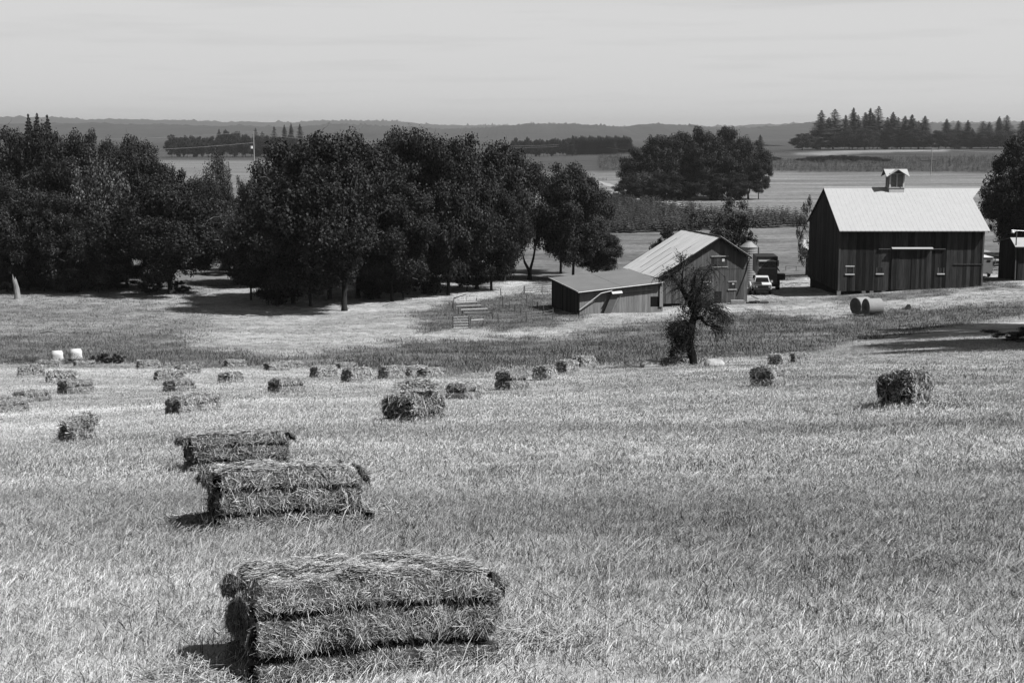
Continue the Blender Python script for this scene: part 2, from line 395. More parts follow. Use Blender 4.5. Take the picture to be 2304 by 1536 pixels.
# ------------------------------------------------------------------ trees
def leafquads(C, Nrm, size, r, asp=1.0):
    """quads centred at C with normals Nrm"""
    n = len(C)
    rv = r.normal(size=(n, 3)); u = np.cross(Nrm, rv); u /= np.linalg.norm(u, axis=1)[:, None] + 1e-9
    v = np.cross(Nrm, u); v /= np.linalg.norm(v, axis=1)[:, None] + 1e-9
    s = size * (.6 + .8 * r.random(n)); u = u * s[:, None]; v = v * (s * asp)[:, None]
    bend = Nrm * (s * .25)[:, None]
    V = np.stack([C - u - v*.4 - bend, C + u*.3 - v + bend*.4, C + u + v*.5 - bend, C - u*.4 + v + bend*.4], 1).reshape(-1, 3)
    return V, np.arange(4*n).reshape(n, 4)
def make_crown(seed, nc=60, per=260, leaf=.0068, low=.12, flat=.75, spread=1.0, fill=.5):
    """unit crown: height 0..1 above ground (tree height 1), width 1"""
    r = np.random.default_rng(seed); C = []; lay = []
    k = 0
    while len(C) < nc:
        d = r.normal(size=3); d /= np.linalg.norm(d)
        rad = r.uniform(fill, 1) ** .6
        p = d * rad * np.array([.40, .40, (.90 - low) * .5]) * np.array([spread, spread, 1])
        p[2] += low + (1 - low) * .5
        # broad shoulders, narrower foot
        tz = (p[2] - low) / (1 - low)
        f = .75 + .45 * math.sin(min(max(tz, 0), 1) * math.pi * .85 + .25)
        f *= 1 + .25 * math.sin(3*math.atan2(p[1], p[0]) + seed) * .6
        p[0] *= f; p[1] *= f
        C.append(p); lay.append(r.uniform(.06, .135))
    C = np.array(C); P_ = []; N_ = []; S_ = []
    for c, s in zip(C, lay):
        n = int(per * (s / .11) ** 2 * r.uniform(.7, 1.3))
        d = r.normal(size=(n, 3)); d /= np.linalg.norm(d, axis=1)[:, None]
        rr = r.random(n) ** .45
        lump = 1 + .35 * np.sin(d[:,0]*5 + c[0]*40) * np.sin(d[:,1]*5 + c[1]*40)
        q = c + d * (rr * lump)[:, None] * s * np.array([1, 1, flat])
        P_.append(q); nn = d * .8 + r.normal(size=(n, 3)) * .6 + np.array([0, 0, .35]); N_.append(nn / np.linalg.norm(nn, axis=1)[:, None])
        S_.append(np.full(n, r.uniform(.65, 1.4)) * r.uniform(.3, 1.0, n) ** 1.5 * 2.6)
    P_ = np.vstack(P_); N_ = np.vstack(N_); S_ = np.concatenate(S_)
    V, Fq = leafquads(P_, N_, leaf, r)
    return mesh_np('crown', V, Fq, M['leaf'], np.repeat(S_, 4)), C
def make_trunk(C, seed, r0=.022, fork=False, m=None, top=.6, nlimb=12):
    r = random.Random(seed); b = MB()
    pts = [(0,0,-.02), (.002,.001,.03), (r.uniform(-.01,.01), r.uniform(-.01,.01), .14), (r.uniform(-.03,.03), r.uniform(-.03,.03), .3), (r.uniform(-.04,.04), 0, top)]
    if fork:
        b.tube([(0,0,-.02),(0,0,.05),(.005,0,.10)], [r0*1.5, r0*1.1, r0], 8)
        b.tube([(0,0,.07),(-.05,.01,.18),(-.09,.02,.32),(-.14,.02,.5)], [r0*.8,r0*.6,r0*.45,r0*.2], 7)
        b.tube([(0,0,.07),(.07,0,.15),(.12,.01,.28),(.16,.0,.5)], [r0*.8,r0*.6,r0*.45,r0*.2], 7)
    else:
        b.tube(pts, [r0*1.7, r0*1.1, r0*.95, r0*.75, r0*.3], 9)
    idx = sorted(range(len(C)), key=lambda i: r.random())[:nlimb]
    for i in idx:
        c = Vector(C[i]); s = Vector(pts[3]).lerp(Vector(pts[4]), r.random()*.7) if c.z > .4 else Vector(pts[2]).lerp(Vector(pts[3]), r.random())
        if fork: s = Vector(((-.09 if c.x < 0 else .12), .02, .3))
        mid = s.lerp(c, .5) + Vector((r.uniform(-.03,.03), r.uniform(-.03,.03), r.uniform(.0,.05)))
        b.tube([s, s.lerp(mid,.5)+Vector((0,0,.01)), mid, c], [r0*.42, r0*.34, r0*.24, r0*.07], 6)
    me = b.mesh('trunk', m or M['bark'], True); return me
def make_twigs(C, seed):
    r = random.Random(seed); b = MB()
    for i in sorted(range(len(C)), key=lambda i: r.random())[:34]:
        c = Vector(C[i]); o = Vector((0, 0, .5)); d = (c - o); d.z *= .6; d = d.normalized(); p = c + d * .02; pts = [p]
        for k in range(6):
            d = (d + Vector((r.uniform(-.7,.7), r.uniform(-.7,.7), r.uniform(-.5,.7)))).normalized(); pts.append(pts[-1] + d * r.uniform(.012, .028))
        b.tube(pts, [.0032*(1-.14*k) for k in range(7)], 4, cap=False)
    return b.mesh('twigs', M['twig'])
OAK = []; TWIGS = []
for i, (sd_, kw) in enumerate([(11, dict(nc=110, low=.05)), (12, dict(nc=120, low=.0)), (13, dict(nc=105, spread=1.05, low=.04)), (14, dict(nc=110, flat=.65, low=.10))]):
    me, C = make_crown(sd_, per=720, fill=.25, **kw); OAK.append((me, make_trunk(C, sd_))); TWIGS.append(make_twigs(C, sd_))
mef, Cf = make_crown(15, nc=62, per=430, low=.20, fill=.5, flat=.6); OAK.append((mef, make_trunk(Cf, 15, fork=True, r0=.024))); TWIGS.append(make_twigs(Cf, 15))     # 4 forked, open
me_, C_ = make_crown(16, nc=40, per=330, low=.0, fill=.2, leaf=.013); OAK.append((me_, make_trunk(C_, 16, r0=.012)))                     # 5 bush
me_, C_ = make_crown(17, nc=34, per=170, low=.02, fill=.2, leaf=.011); me_.materials[0] = M['leaf2']; OAK.append((me_, make_trunk(C_, 17, r0=.010, nlimb=22)))  # 6 scraggy pale
me_, C_ = make_crown(18, nc=70, per=300, low=.0, leaf=.009, flat=1.5, fill=.3); me_.materials[0] = M['leaf2']; OAK.append((me_, make_trunk(C_, 18, r0=.014)))  # 7 pale slender
me_, C_ = make_crown(19, nc=26, per=60, low=.0, fill=.3, leaf=.04, flat=.9); OAK.append((me_, make_trunk(C_, 19, r0=.02, nlimb=4)))     # 8 far tree
def tree(px, D, top, wpx, v, label, name='oak_tree', cat='tree', rz=None, cx=None, group=None, basepy=None):
    if basepy: b = hit(px, basepy); D = b.y
    a = float(A(px, 500)); x = a * D; z = h1(x, D) - .1
    Ht = float(G(top)) * D - z; W = wpx * D / F
    t = thing(name, label, cat, (x, D, z), 0, group)
    if rz is None: rz = (hash((px, top)) % 628) / 100.0 if False else (px * 37 + top * 13) % 628 / 100.0
    cme, tme = OAK[v]
    link('trunk', tme, t, rot=(0,0,rz), scale=(W*.9, W*.9, Ht))
    dx = 0 if cx is None else (cx - px) * D / F
    if v < 5 and D < 260:
        tg = link('twigs', TWIGS[v], t, loc=(dx, 0, 0), rot=(0,0,rz), scale=(W*1.14, W*1.14, Ht)); tg['kind'] = 'stuff'
    link('crown', cme, t, loc=(dx, 0, 0), rot=(0,0,rz), scale=(W*1.14, W*1.14, Ht))
    return t
TR = [
 # left wood
 (12,190,276,180,0,'tall dark oak filling the top left corner of the wood','oak_tree'),
 (98,188,272,180,1,'broad dark oak under the three spiky firs at left','oak_tree'),
 (232,222,276,112,2,'darkest round-topped oak rising against the hills in the left wood','oak_tree'),
 (165,180,303,180,3,'dusty dark oak in front of the darkest round oak','oak_tree'),
 (322,205,297,180,0,'round domed oak between the darkest oak and the field gap','oak_tree'),
 (222,172,350,150,7,'paler willow standing in the middle of the left wood','willow_tree'),
 (55,172,390,190,2,'shadowy oak behind the pale broken trunk','oak_tree'),
 (142,169,425,170,1,'dark leafy tree right of the pale broken trunk','oak_tree'),
 (8,170,470,130,3,'low-branched tree cropped by the left edge','oak_tree'),
 (280,174,440,160,0,'dark oak between the willow and the oak with the bent limb','oak_tree'),
 (493,238,345,92,7,'loose pale-leaved tree beside the gap of far field','maple_tree'),
 (548,232,388,66,6,'thin pale sapling right of the loose pale-leaved tree','sapling'),
 (446,228,402,96,3,'dark small tree under the far pale field gap','oak_tree'),
 (572,240,396,54,7,'slim grey-leaved tree tucked against the big oaks','sapling'),
 (470,222,398,130,1,'dark oak below the far pale field gap','oak_tree'),
 (590,200,405,90,3,'dark oak filling between the grey-leaved tree and the main clump','oak_tree'),
 (520,215,470,90,7,'grey-leaved thicket tree between left wood and big oaks','maple_tree'),
 # main oaks
 (655,152,395,250,1,'low spreading oak whose skirt reaches furthest left in the main clump','oak_tree'),
 (803,160,302,230,3,'oak with straight trunk second from the left in the clump','oak_tree'),
 (738,158,318,250,2,'oak behind the thick leaning trunk','oak_tree'),
 (955,163,280,230,1,'oak with flat high crown in the middle of the clump','oak_tree'),
 (1008,160,300,190,0,'oak on a thick upright trunk right of the clump middle','oak_tree'),
 (1072,168,283,210,2,'tallest rounded oak at the right shoulder of the clump','oak_tree'),
 (880,154,395,190,3,'low dense oak in front of the clump middle','oak_tree'),
 (1105,166,390,140,0,'smaller oak at the right foot of the clump','oak_tree'),
 (560,158,470,130,3,'drooping oak at the clump edge over the long shadows','oak_tree'),
 (1290,182,372,150,3,'oak leaning over the pasture behind the low shed','oak_tree'),
 (1262,194,356,130,2,'oak behind and between the forked tree and the leaning pasture oak','oak_tree'),
 (1345,184,515,110,3,'low round oak with its crown touching the pasture behind the shed','oak_tree'),
 (1335,186,500,110,4,'small oak with drooping right bough behind the shed roof','oak_tree'),
 # grove
 (1440,440,322,105,0,'leftmost oak of the round mid-distance grove by the track','oak_tree'),
 (1492,432,300,120,1,'dense oak second from left in the mid-distance grove','oak_tree'),
 (1546,438,276,120,2,'tallest oak of the mid-distance grove','oak_tree'),
 (1598,428,300,115,3,'oak right of the tallest in the mid-distance grove','oak_tree'),
 (1636,442,279,110,0,'high-shouldered oak near the right of the mid-distance grove','oak_tree'),
 (1682,432,308,95,4,'open-trunked oak at the right end of the grove','oak_tree'),
 (1705,428,352,55,3,'lowest bough-heavy oak on the grove right edge','oak_tree'),
 (1448,424,385,50,7,'pale bush-like tree in front of the grove','maple_tree'),
 # behind the small barn
 (1640,222,428,120,6,'scraggly tree behind the gabled barn ridge','hawthorn_tree'),
 (1560,225,462,120,6,'thin-leaved tree above the gabled barn roof','hawthorn_tree'),
 (1662,200,470,90,5,'dark bushy tree between gabled barn and silo','hawthorn_tree'),
 (1505,205,498,70,5,'dark shrub peeping over the left roof slope of the gabled barn','shrub'),
 (1822,178,425,62,6,'scraggly sapling against the left end of the white-roofed barn','sapling'),
 (1832,172,520,44,6,'leafy bush hugging the left wall of the white-roofed barn','shrub'),
 # right
 (2306,192,286,170,1,'big black-leaved oak at the right edge behind the barn','oak_tree'),
 (2345,178,330,180,0,'dark oak mostly beyond the right edge','oak_tree'),
 (2290,200,395,120,2,'shaded lower oak beneath the black-leaved oak','oak_tree'),
]
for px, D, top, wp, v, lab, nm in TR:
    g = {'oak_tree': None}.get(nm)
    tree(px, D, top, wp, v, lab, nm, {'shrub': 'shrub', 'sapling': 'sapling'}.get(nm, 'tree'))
tree(772, None, 286, 300, 0, 'huge oak on the thick leaning trunk nearest the yard', basepy=700, cx=700)
tree(378, None, 380, 250, 2, 'oak with a long bent limb over the left pasture', basepy=663, cx=385)
tree(1192, None, 350, 190, 4, 'oak with forked trunk standing alone behind the gate', basepy=629, cx=1215)
for px, D, top, wp, v, lab in [(620,178,338,190,0,'oak at the back left shoulder of the main clump'),(700,176,300,210,1,'oak behind the huge leaning-trunk oak'),(850,176,312,200,2,'oak at the back between two crown tops of the clump'),
  (905,180,298,190,3,'oak in the back row left of the clump middle'),(1010,182,330,200,0,'oak in the back row right of the clump middle'),(1135,180,325,150,1,'oak at the back right shoulder of the clump'),
  (45,205,300,180,2,'oak in the back row at far left'),(135,200,290,170,0,'oak in the back row under the middle spiky fir'),(270,196,325,150,1,'oak in the back row between the round crowns'),
  (345,190,350,170,3,'oak in the back row behind the bent-limb oak'),(425,205,425,120,0,'low oak closing the left wood towards the gap'),(515,195,520,90,2,'low oak in the shade between wood and clump'),
  (620,150,520,170,0,'leafy low bough mass at the left foot of the clump'),(695,149,500,190,3,'leafy low bough mass left of the leaning trunk'),(850,158,520,150,1,'leafy low bough mass right of the leaning trunk')]:
    tree(px, D, top, wp, v, lab)
for i, px in enumerate(range(20, 270, 34)):
    tree(px, 171 + i % 3 * 2, 585 + (i*29) % 34, 84, 5, ['first','second','third','fourth','fifth','sixth','seventh','eighth'][i] + ' bush from the left in the dark wood undergrowth', 'shrub', 'shrub')
for px, wp, top, lab in [(1420,70,392,'low growth at the left foot of the mid-distance grove'),(1478,80,385,'low growth under the second oak of the grove'),(1540,90,390,'low growth under the tallest oak of the grove'),(1600,90,385,'low growth right of the middle of the grove'),(1655,80,388,'low growth near the right end of the grove')]:
    tree(px, 424, top, wp, 1, lab, 'shrub', 'shrub')
# understory shrubs
for px, D, top, wp, v, lab in [
  (215,168,555,120,6,'pale-twigged bush at the foot of the willow'), (330,166,615,62,5,'round bush left of the bent-limb oak trunk'),
  (92,170,585,110,5,'dark bush right of the pale broken trunk'), (398,167,628,46,5,'small bush right of the bent-limb oak trunk'),
  (150,169,600,90,7,'grey bush in the shade between broken trunk and willow'), (10,169,600,70,5,'bush in the bottom left corner of the wood'),
  (1050,166,560,110,5,'low leafy growth on the right-hand oak trunks'), (905,157,560,110,5,'leafy skirt hanging below the low dense oak'),
  (1790,98,735,26,5,'small dark round bush on the slope below the yard'), (1679,92,744,56,6,'low straggly bush right of the dead apple tree')]:
    tree(px, D, top, wp, v, lab, 'shrub', 'shrub')
# pale broken trunk at the wood's edge
b0 = hit(40, 672); t = thing('dead_tree', 'pale broken dead trunk standing at the left wood edge', 'dead tree', b0)
MB().tube([(0,0,-.1),(-.02,0,.5),(-.10,.05,1.1),(-.16,0,1.6),(-.30,0,2.2)], [.42,.33,.32,.27,.25], 9).tube([(-.38,0,2.1),(-.46,0,2.8)], [.12,.02], 5).tube([(-.2,0,2.1),(-.16,0,2.5)], [.11,.02], 5).build('trunk', M['palebark'], t, False)

# conifers
def make_conifer(seed, lv=22, w0=.5, blades=11, droop=.35):
    r = random.Random(seed); b = MB()
    for i in range(lv):
        f = (i + .5) / lv; z = .10 + .88 * f; L = w0 * (1 - f) ** .8 * r.uniform(.75, 1.15) + .015
        n = max(4, int(blades * (1 - f*.55)))
        for k in range(n):
            t = 2*math.pi*(k + r.random()) / n; l = L * r.uniform(.6, 1.15)
            dx, dy = math.cos(t), math.sin(t); wv = .32 * l
            z1 = z - droop * l * .35 + r.uniform(-.008, .008)
            c = (dx*l, dy*l, z1)
            b.poly([(0,0,z + .012), (dx*l*.55 - dy*wv, dy*l*.55 + dx*wv, z - droop*l*.2), c, (dx*l*.55 + dy*wv, dy*l*.55 - dx*wv, z - droop*l*.2), (dx*l*.5, dy*l*.5, z - .025)],
                   [(0,1,2),(0,2,3),(0,4,2),(1,4,3)])
    me = b.mesh('crown', M['needle'])
    tr = MB().tube([(0,0,-.02),(0,0,.5),(0,0,.99)], [.02,.012,.002], 6).mesh('trunk', M['bark'])
    return me, tr
CON = [make_conifer(s, **k) for s, k in [(1, dict(lv=30, blades=14)), (2, dict(lv=34, w0=.42, blades=14)), (3, dict(lv=26, w0=.55, blades=13)), (4, dict(lv=14, w0=.5, blades=8))]]
def conifer(px, D, top, wpx, v, label, group=None, name='fir_tree'):
    x = float(A(px, 300)) * D; z = h1(x, D) - .2
    Ht = float(G(top)) * D - z; W = wpx * D / F
    t = thing(name, label, 'tree', (x, D, z), 0, group)
    cme, tme = CON[v]
    link('crown', cme, t, rot=(0,0,px), scale=(W*2.3, W*2.3, Ht)); link('trunk', tme, t, scale=(Ht*.5, Ht*.5, Ht*.9))
FG = 'firs along the knoll at right'
FIR = [(1847,246,26,'leftmost tall fir of the knoll row'),(1864,262,24,'shorter fir between the two leftmost tall ones'),(1877,243,30,'broad tall fir second in the knoll row'),
 (1902,257,20,'thin fir before the twin-peaked pair'),(1919,240,24,'slender tall fir third peak in the knoll row'),(1930,256,18,'small fir leaning on the third peak'),
 (1946,251,26,'left fir of the close middle trio'),(1957,241,24,'middle fir of the close trio'),(1975,236,26,'tallest fir of all on the knoll'),
 (1996,262,20,'small fir right of the tallest'),(2008,250,26,'wide fir with ragged top mid knoll'),(2020,262,22,'thin fir right of the ragged one'),
 (2035,259,24,'fir left of a shoulder in the row'),(2051,256,28,'bushy fir above the barn cupola'),(2066,270,22,'short fir right of the bushy one'),
 (2080,259,24,'isolated pointed fir after the dip'),(2129,266,24,'lone fir with a knobbed top'),(2155,270,22,'first of two knobbed firs at right'),
 (2177,269,20,'second of two knobbed firs at right'),(2188,288,16,'little fir between knobbed firs and ragged group'),(2211,272,26,'ragged fir left of the black oak'),
 (2225,274,22,'ragged fir touching the black oak'),(2247,260,20,'spindly fir peeping above the black oak'),(2264,257,24,'tall fir above the black oak'),(2300,270,26,'fir at the right frame edge'),(1965,256,20,'low fir in front of the close trio')]
for i, (px, top, wp, lab) in enumerate(FIR):
    conifer(px, 1150 + (i*37) % 60, top, wp*1.5, i % 3, lab, FG)
for i, (px, top, wp) in enumerate([(1800,299,52),(1832,292,60),(1868,288,60),(1905,290,60),(1940,288,60),(1985,290,60),(2020,292,60),(2060,290,70),(2105,292,60),(2140,290,70),(2175,298,60),(2215,295,60),(2255,292,60),(2300,290,60)]):
    names = ['round dome-shaped tree at the left end of the knoll wood'] + ['leafy round tree at the foot of the knoll firs']*13
    tree(px, 1120 + (i*53) % 70, top, wp, i % 4, names[i], 'round_tree', 'tree', group=None if i == 0 else 'leafy trees among the knoll firs')
for px, top, lab in [(65,250,'left of three spiky firs above the left wood'),(85,248,'middle and tallest of three spiky firs above the left wood'),(108,252,'right of three spiky firs above the left wood')]:
    conifer(px, 300, top, 52, 1, lab, 'three firs above the left wood')
conifer(883, 700, 277, 24, 3, 'lone fir poking up between the big oaks', None)
conifer(1711, 900, 302, 22, 0, 'lone dark fir right of the mid-distance grove', None)
for px, top, lab in [(493,289,'small fir above the far treeline left of the utility pole'),(575,286,'fir beside the utility pole'),(617,282,'fir right of the utility pole'),(640,279,'thin fir near the main oaks'),(655,276,'tall fir just left of the main oaks'),(590,294,'little fir right beside the utility pole'),(675,277,'fir half behind the main oaks')]:
    conifer(px, 1250, top, 20, px % 3, lab)
for i in range(26):
    px = 392 + i * 11 + (i*7) % 5
    tree(px, 1170 + (i*41) % 60, 301 + (i*17) % 11 - (8 if 9 < i < 15 else 0), 30, i % 4, 'hazy round tree in the far left treeline', 'distant_tree', 'tree', group='trees of the far left treeline')
for i in range(42):
    px = 1288 + i * 3.2
    conifer(px, 1180 + (i*29) % 60, 303 + (i*13) % 6, 15, 1, 'straight fir in the far plantation row', 'firs of the far plantation')
for i in range(15):
    px = 1160 + i * 9
    tree(px, 1180 + (i*41) % 60, 308 + (i*17) % 10, 20, i % 4, 'slim poplar beside the far plantation', 'distant_tree', 'tree', group='slim poplars beside the far plantation')
for i in range(22):
    px = 1700 + i * 12 if i < 10 else 1120 + i*11
    if i < 10: tree(px, 1900, 332 - (i*7) % 8, 30, i % 4, 'hazy low tree beyond the dark fields', 'distant_tree', 'tree', group='low hazy trees beyond the dark fields')
for i, (px, top) in enumerate([(1800,356),(1822,352),(1845,350),(1868,349),(1892,348),(1916,350),(1940,351),(1962,353),(1984,357),(2004,361),(2062,362),(2080,361),(1735,352)]):
    lab = 'dark bush in the long hedge mass of the far dark field' if i < 10 else ['left bush of the pair beside the far pole','right bush of the pair beside the far pole','lone bush left of the long hedge mass'][i-10]
    tree(px, 860 - i % 3 * 12, top, 34, i % 4, lab, 'bush', 'bush', group='bushes of the long hedge mass' if i < 10 else None)

# ------------------------------------------------------------------ scattered vegetation (points carrying instances)
def tuft(seed, nb, rad, hmin, hmax, wd, lean, lie=.2, sh=(.6, 1.45), dark=.17):
    r = np.random.default_rng(seed); V = []; Fq = []; S = []
    for i in range(nb):
        a = r.uniform(0, 2*math.pi); q = rad * math.sqrt(r.random()); x, y = q*math.cos(a), q*math.sin(a)
        h = r.uniform(hmin, hmax); t = r.uniform(0, 2*math.pi); flat = r.random() < lie
        l = r.uniform(.9, 1.35) if flat else abs(r.normal(0, lean))
        dx, dy, dz = math.sin(l)*math.cos(t), math.sin(l)*math.sin(t), math.cos(l)
        w_ = wd * r.uniform(.6, 1.3); px_, py_ = -math.sin(t + 1.2)*w_, math.cos(t + 1.2)*w_
        z0 = -.01 if not flat else r.uniform(.0, .03)
        b = len(V)
        m_ = (x + dx*h*.5, y + dy*h*.5, z0 + dz*h*.55 + .006)
        V += [(x - px_, y - py_, z0), (x + px_, y + py_, z0), (m_[0] + px_, m_[1] + py_, m_[2]), (m_[0] - px_, m_[1] - py_, m_[2]), (x + dx*h, y + dy*h, z0 + dz*h)]
        Fq += [(b, b+1, b+2, b+3), (b+3, b+2, b+4, b+4)]
        s = r.uniform(*sh) if r.random() > dark else r.uniform(.15, .4)
        S += [s*.75]*2 + [s]*3
    me = bpy.data.meshes.new('tuft'); me.from_pydata(V, [], [f if f[2] != f[3] else f[:3] for f in Fq])
    at = me.attributes.new('shade', 'FLOAT', 'POINT'); at.data.foreach_set('value', np.array(S, np.float32))
    return me
def scatter(name, label, x, y, scl, tone, meshes, m, tilt=.1, zoff=0.0, zs=None):
    n = len(x); z = gz(x, y) + zoff
    me = bpy.data.meshes.new(name); me.vertices.add(n); me.vertices.foreach_set('co', np.column_stack([x, y, z]).astype(np.float32).ravel())
    def at(nm, ty, data, key='value'):
        a = me.attributes.new(nm, ty, 'POINT'); a.data.foreach_set(key, np.ascontiguousarray(data).ravel())
    at('scl', 'FLOAT', scl.astype(np.float32)); at('tone', 'FLOAT', tone.astype(np.float32))
    rot = np.column_stack([rng.normal(0, tilt, n), rng.normal(0, tilt, n), rng.uniform(0, 6.283, n)]).astype(np.float32)
    at('rot', 'FLOAT_VECTOR', rot, 'vector'); at('idx', 'INT', rng.integers(0, len(meshes), n).astype(np.int32))
    me.update()
    pc = bpy.data.collections.new(name + '_pieces')
    for q in meshes:
        if not q.materials: q.materials.append(m)
        pc.objects.link(bpy.data.objects.new(name + '_piece', q))
    o = link(name, me); tag(o, label, kind='stuff')
    g = bpy.data.node_groups.new(name, 'GeometryNodeTree')
    g.interface.new_socket('Geometry', in_out='INPUT', socket_type='NodeSocketGeometry')
    g.interface.new_socket('Geometry', in_out='OUTPUT', socket_type='NodeSocketGeometry')
    gi = g.nodes.new('NodeGroupInput'); go = g.nodes.new('NodeGroupOutput'); ip = g.nodes.new('GeometryNodeInstanceOnPoints')
    ci = g.nodes.new('GeometryNodeCollectionInfo'); ci.inputs[0].default_value = pc; ci.inputs[1].default_value = True; ci.inputs[2].default_value = True
    def na(nm, ty):
        k = g.nodes.new('GeometryNodeInputNamedAttribute'); k.data_type = ty; k.inputs[0].default_value = nm; return k.outputs[0]
    er = g.nodes.new('FunctionNodeEulerToRotation')
    L_ = g.links.new
    L_(gi.outputs[0], ip.inputs['Points']); L_(ci.outputs[0], ip.inputs['Instance']); ip.inputs['Pick Instance'].default_value = True
    L_(na('idx', 'INT'), ip.inputs['Instance Index']); L_(na('rot', 'FLOAT_VECTOR'), er.inputs[0]); L_(er.outputs[0], ip.inputs['Rotation'])
    L_(na('scl', 'FLOAT'), ip.inputs['Scale']); L_(ip.outputs[0], go.inputs[0])
    md = o.modifiers.new('scatter', 'NODES'); md.node_group = g
    return o
def pts_in(D0, D1, dens, marg=1.12):
    n = int(dens * (.385 * (D1*D1 - D0*D0) + 2 * 2.4 * (D1 - D0))); D = rng.uniform(D0, D1, n * 3)
    wd = .385 * D + 2.4; D = D[rng.random(len(D)) < wd / wd.max()][:n]
    return rng.uniform(-1, 1, len(D)) * (.385 * D + 2.4), D
near = [tuft(100+i, 46, .085, .016, .055, .0010, .55, .5) for i in range(8)]
mid = [tuft(120+i, 46, .15, .020, .060, .0019, .55, .5) for i in range(6)]
farT = [tuft(140+i, 44, .36, .025, .065, .0045, .5, .45) for i in range(6)]
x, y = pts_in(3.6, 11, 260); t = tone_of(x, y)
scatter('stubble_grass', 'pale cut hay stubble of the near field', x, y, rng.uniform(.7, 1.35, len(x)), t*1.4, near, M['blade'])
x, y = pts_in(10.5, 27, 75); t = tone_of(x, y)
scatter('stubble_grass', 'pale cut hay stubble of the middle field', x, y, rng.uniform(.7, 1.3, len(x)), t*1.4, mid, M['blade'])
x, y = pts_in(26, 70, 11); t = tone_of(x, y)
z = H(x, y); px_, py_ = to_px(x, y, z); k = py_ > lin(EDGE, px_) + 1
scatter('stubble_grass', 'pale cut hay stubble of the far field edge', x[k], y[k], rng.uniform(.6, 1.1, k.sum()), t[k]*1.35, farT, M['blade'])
# long dark stubble stalks, loose straws in the nearest ground
stalk = [tuft(160+i, 7, .09, .035, .085, .0018, .25, .1, (.5, .9), .7) for i in range(4)]
x, y = pts_in(3.6, 22, 26); k = fbm(x*.9+40, y*.9, 3) > .52; x, y = x[k], y[k]
scatter('stubble_stalks', 'darker upright stalks left standing in the near field', x, y, rng.uniform(.7, 1.3, len(x)), np.full(len(x), .26), stalk, M['blade'])
straw = [tuft(170+i, 9, .12, .05, .16, .0016, .3, 1.0, (1.0, 1.7), 0) for i in range(4)]
x, y = pts_in(3.6, 24, 16); k = fbm((y + x*.28)*.7+9, (x)*.12, 3) > .5; x, y = x[k], y[k]
scatter('loose_straw', 'bright loose straws lying on the near field', x, y, rng.uniform(.6, 1.3, len(x)), np.full(len(x), .42), straw, M['blade'], zoff=.02)
# valley grass
vg = [tuft(180+i, 40, .7, .06, .22, .009, .5, .25) for i in range(6)]
x, y = pts_in(46, 185, 3.2); z = H(x, y); px_, py_ = to_px(x, y, z)
k = (py_ < lin(EDGE, px_) + 2) & ((py_ > 600) | (px_ < 1200))
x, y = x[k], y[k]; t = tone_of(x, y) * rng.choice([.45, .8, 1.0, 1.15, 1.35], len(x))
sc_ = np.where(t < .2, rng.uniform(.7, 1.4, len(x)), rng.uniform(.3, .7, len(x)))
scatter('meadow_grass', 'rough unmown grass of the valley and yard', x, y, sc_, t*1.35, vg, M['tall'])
# young nursery trees in the dark bands
lowc = [make_conifer(60+i, lv=6, w0=.42, blades=6)[0] for i in range(3)]
for q in lowc: q.materials.clear()
def in_px(poly, n, D0, D1):
    X = []; Y = []
    while len(X) < n:
        D = math.sqrt(random.uniform(D0*D0, D1*D1)); a = random.uniform(-.0, .36)
        z = h1(a*D, D); p = to_px(np.array([a*D]), np.array([D]), np.array([z]))
        if inpoly(p[0], p[1], poly)[0]: X.append(a*D); Y.append(D)
    return np.array(X), np.array(Y)
x, y = in_px([(p_[0], p_[1]+4) for p_ in NURS], 3600, 250, 470)
scatter('young_firs', 'band of small dark nursery firs behind the pasture', x, y, rng.uniform(2.0, 3.4, len(x)), rng.uniform(.015, .13, len(x)), lowc, M['young'], tilt=.03)
x, y = in_px([(1705,388),(1700,362),(2240,352),(2240,390),(2040,386),(1905,388)], 2200, 520, 1150)
scatter('young_firs', 'wide far field of small dark nursery firs at right', x, y, rng.uniform(1.6, 3.0, len(x)), rng.uniform(.015, .13, len(x)), lowc, M['young'], tilt=.03)
x, y = in_px([(1345,385),(1345,352),(1400,352),(1400,385)], 260, 520, 1350)
scatter('young_firs', 'small dark nursery firs left of the grove', x, y, rng.uniform(2.0, 3.4, len(x)), rng.uniform(.015, .13, len(x)), lowc, M['young'], tilt=.03)

# dark low weeds by the wrapped bales
for px, D, top, wp, v, lab in [(222,70,792,34,5,'dark thorny bush right of the white wrapped bales'),(250,70,794,34,5,'second thorny bush right of the wrapped bales'),(196,71,798,26,5,'small thorny bush touching the taller wrapped bale'),(148,70,806,30,5,'thorny sprig between the two wrapped bales'),(160,69,808,90,6,'low weeds in front of the white wrapped bales'),(45,71,800,90,6,'thin weeds at the far left field edge')]:
    tree(px, D, top, wp, v, lab, 'weed_bush', 'shrub')

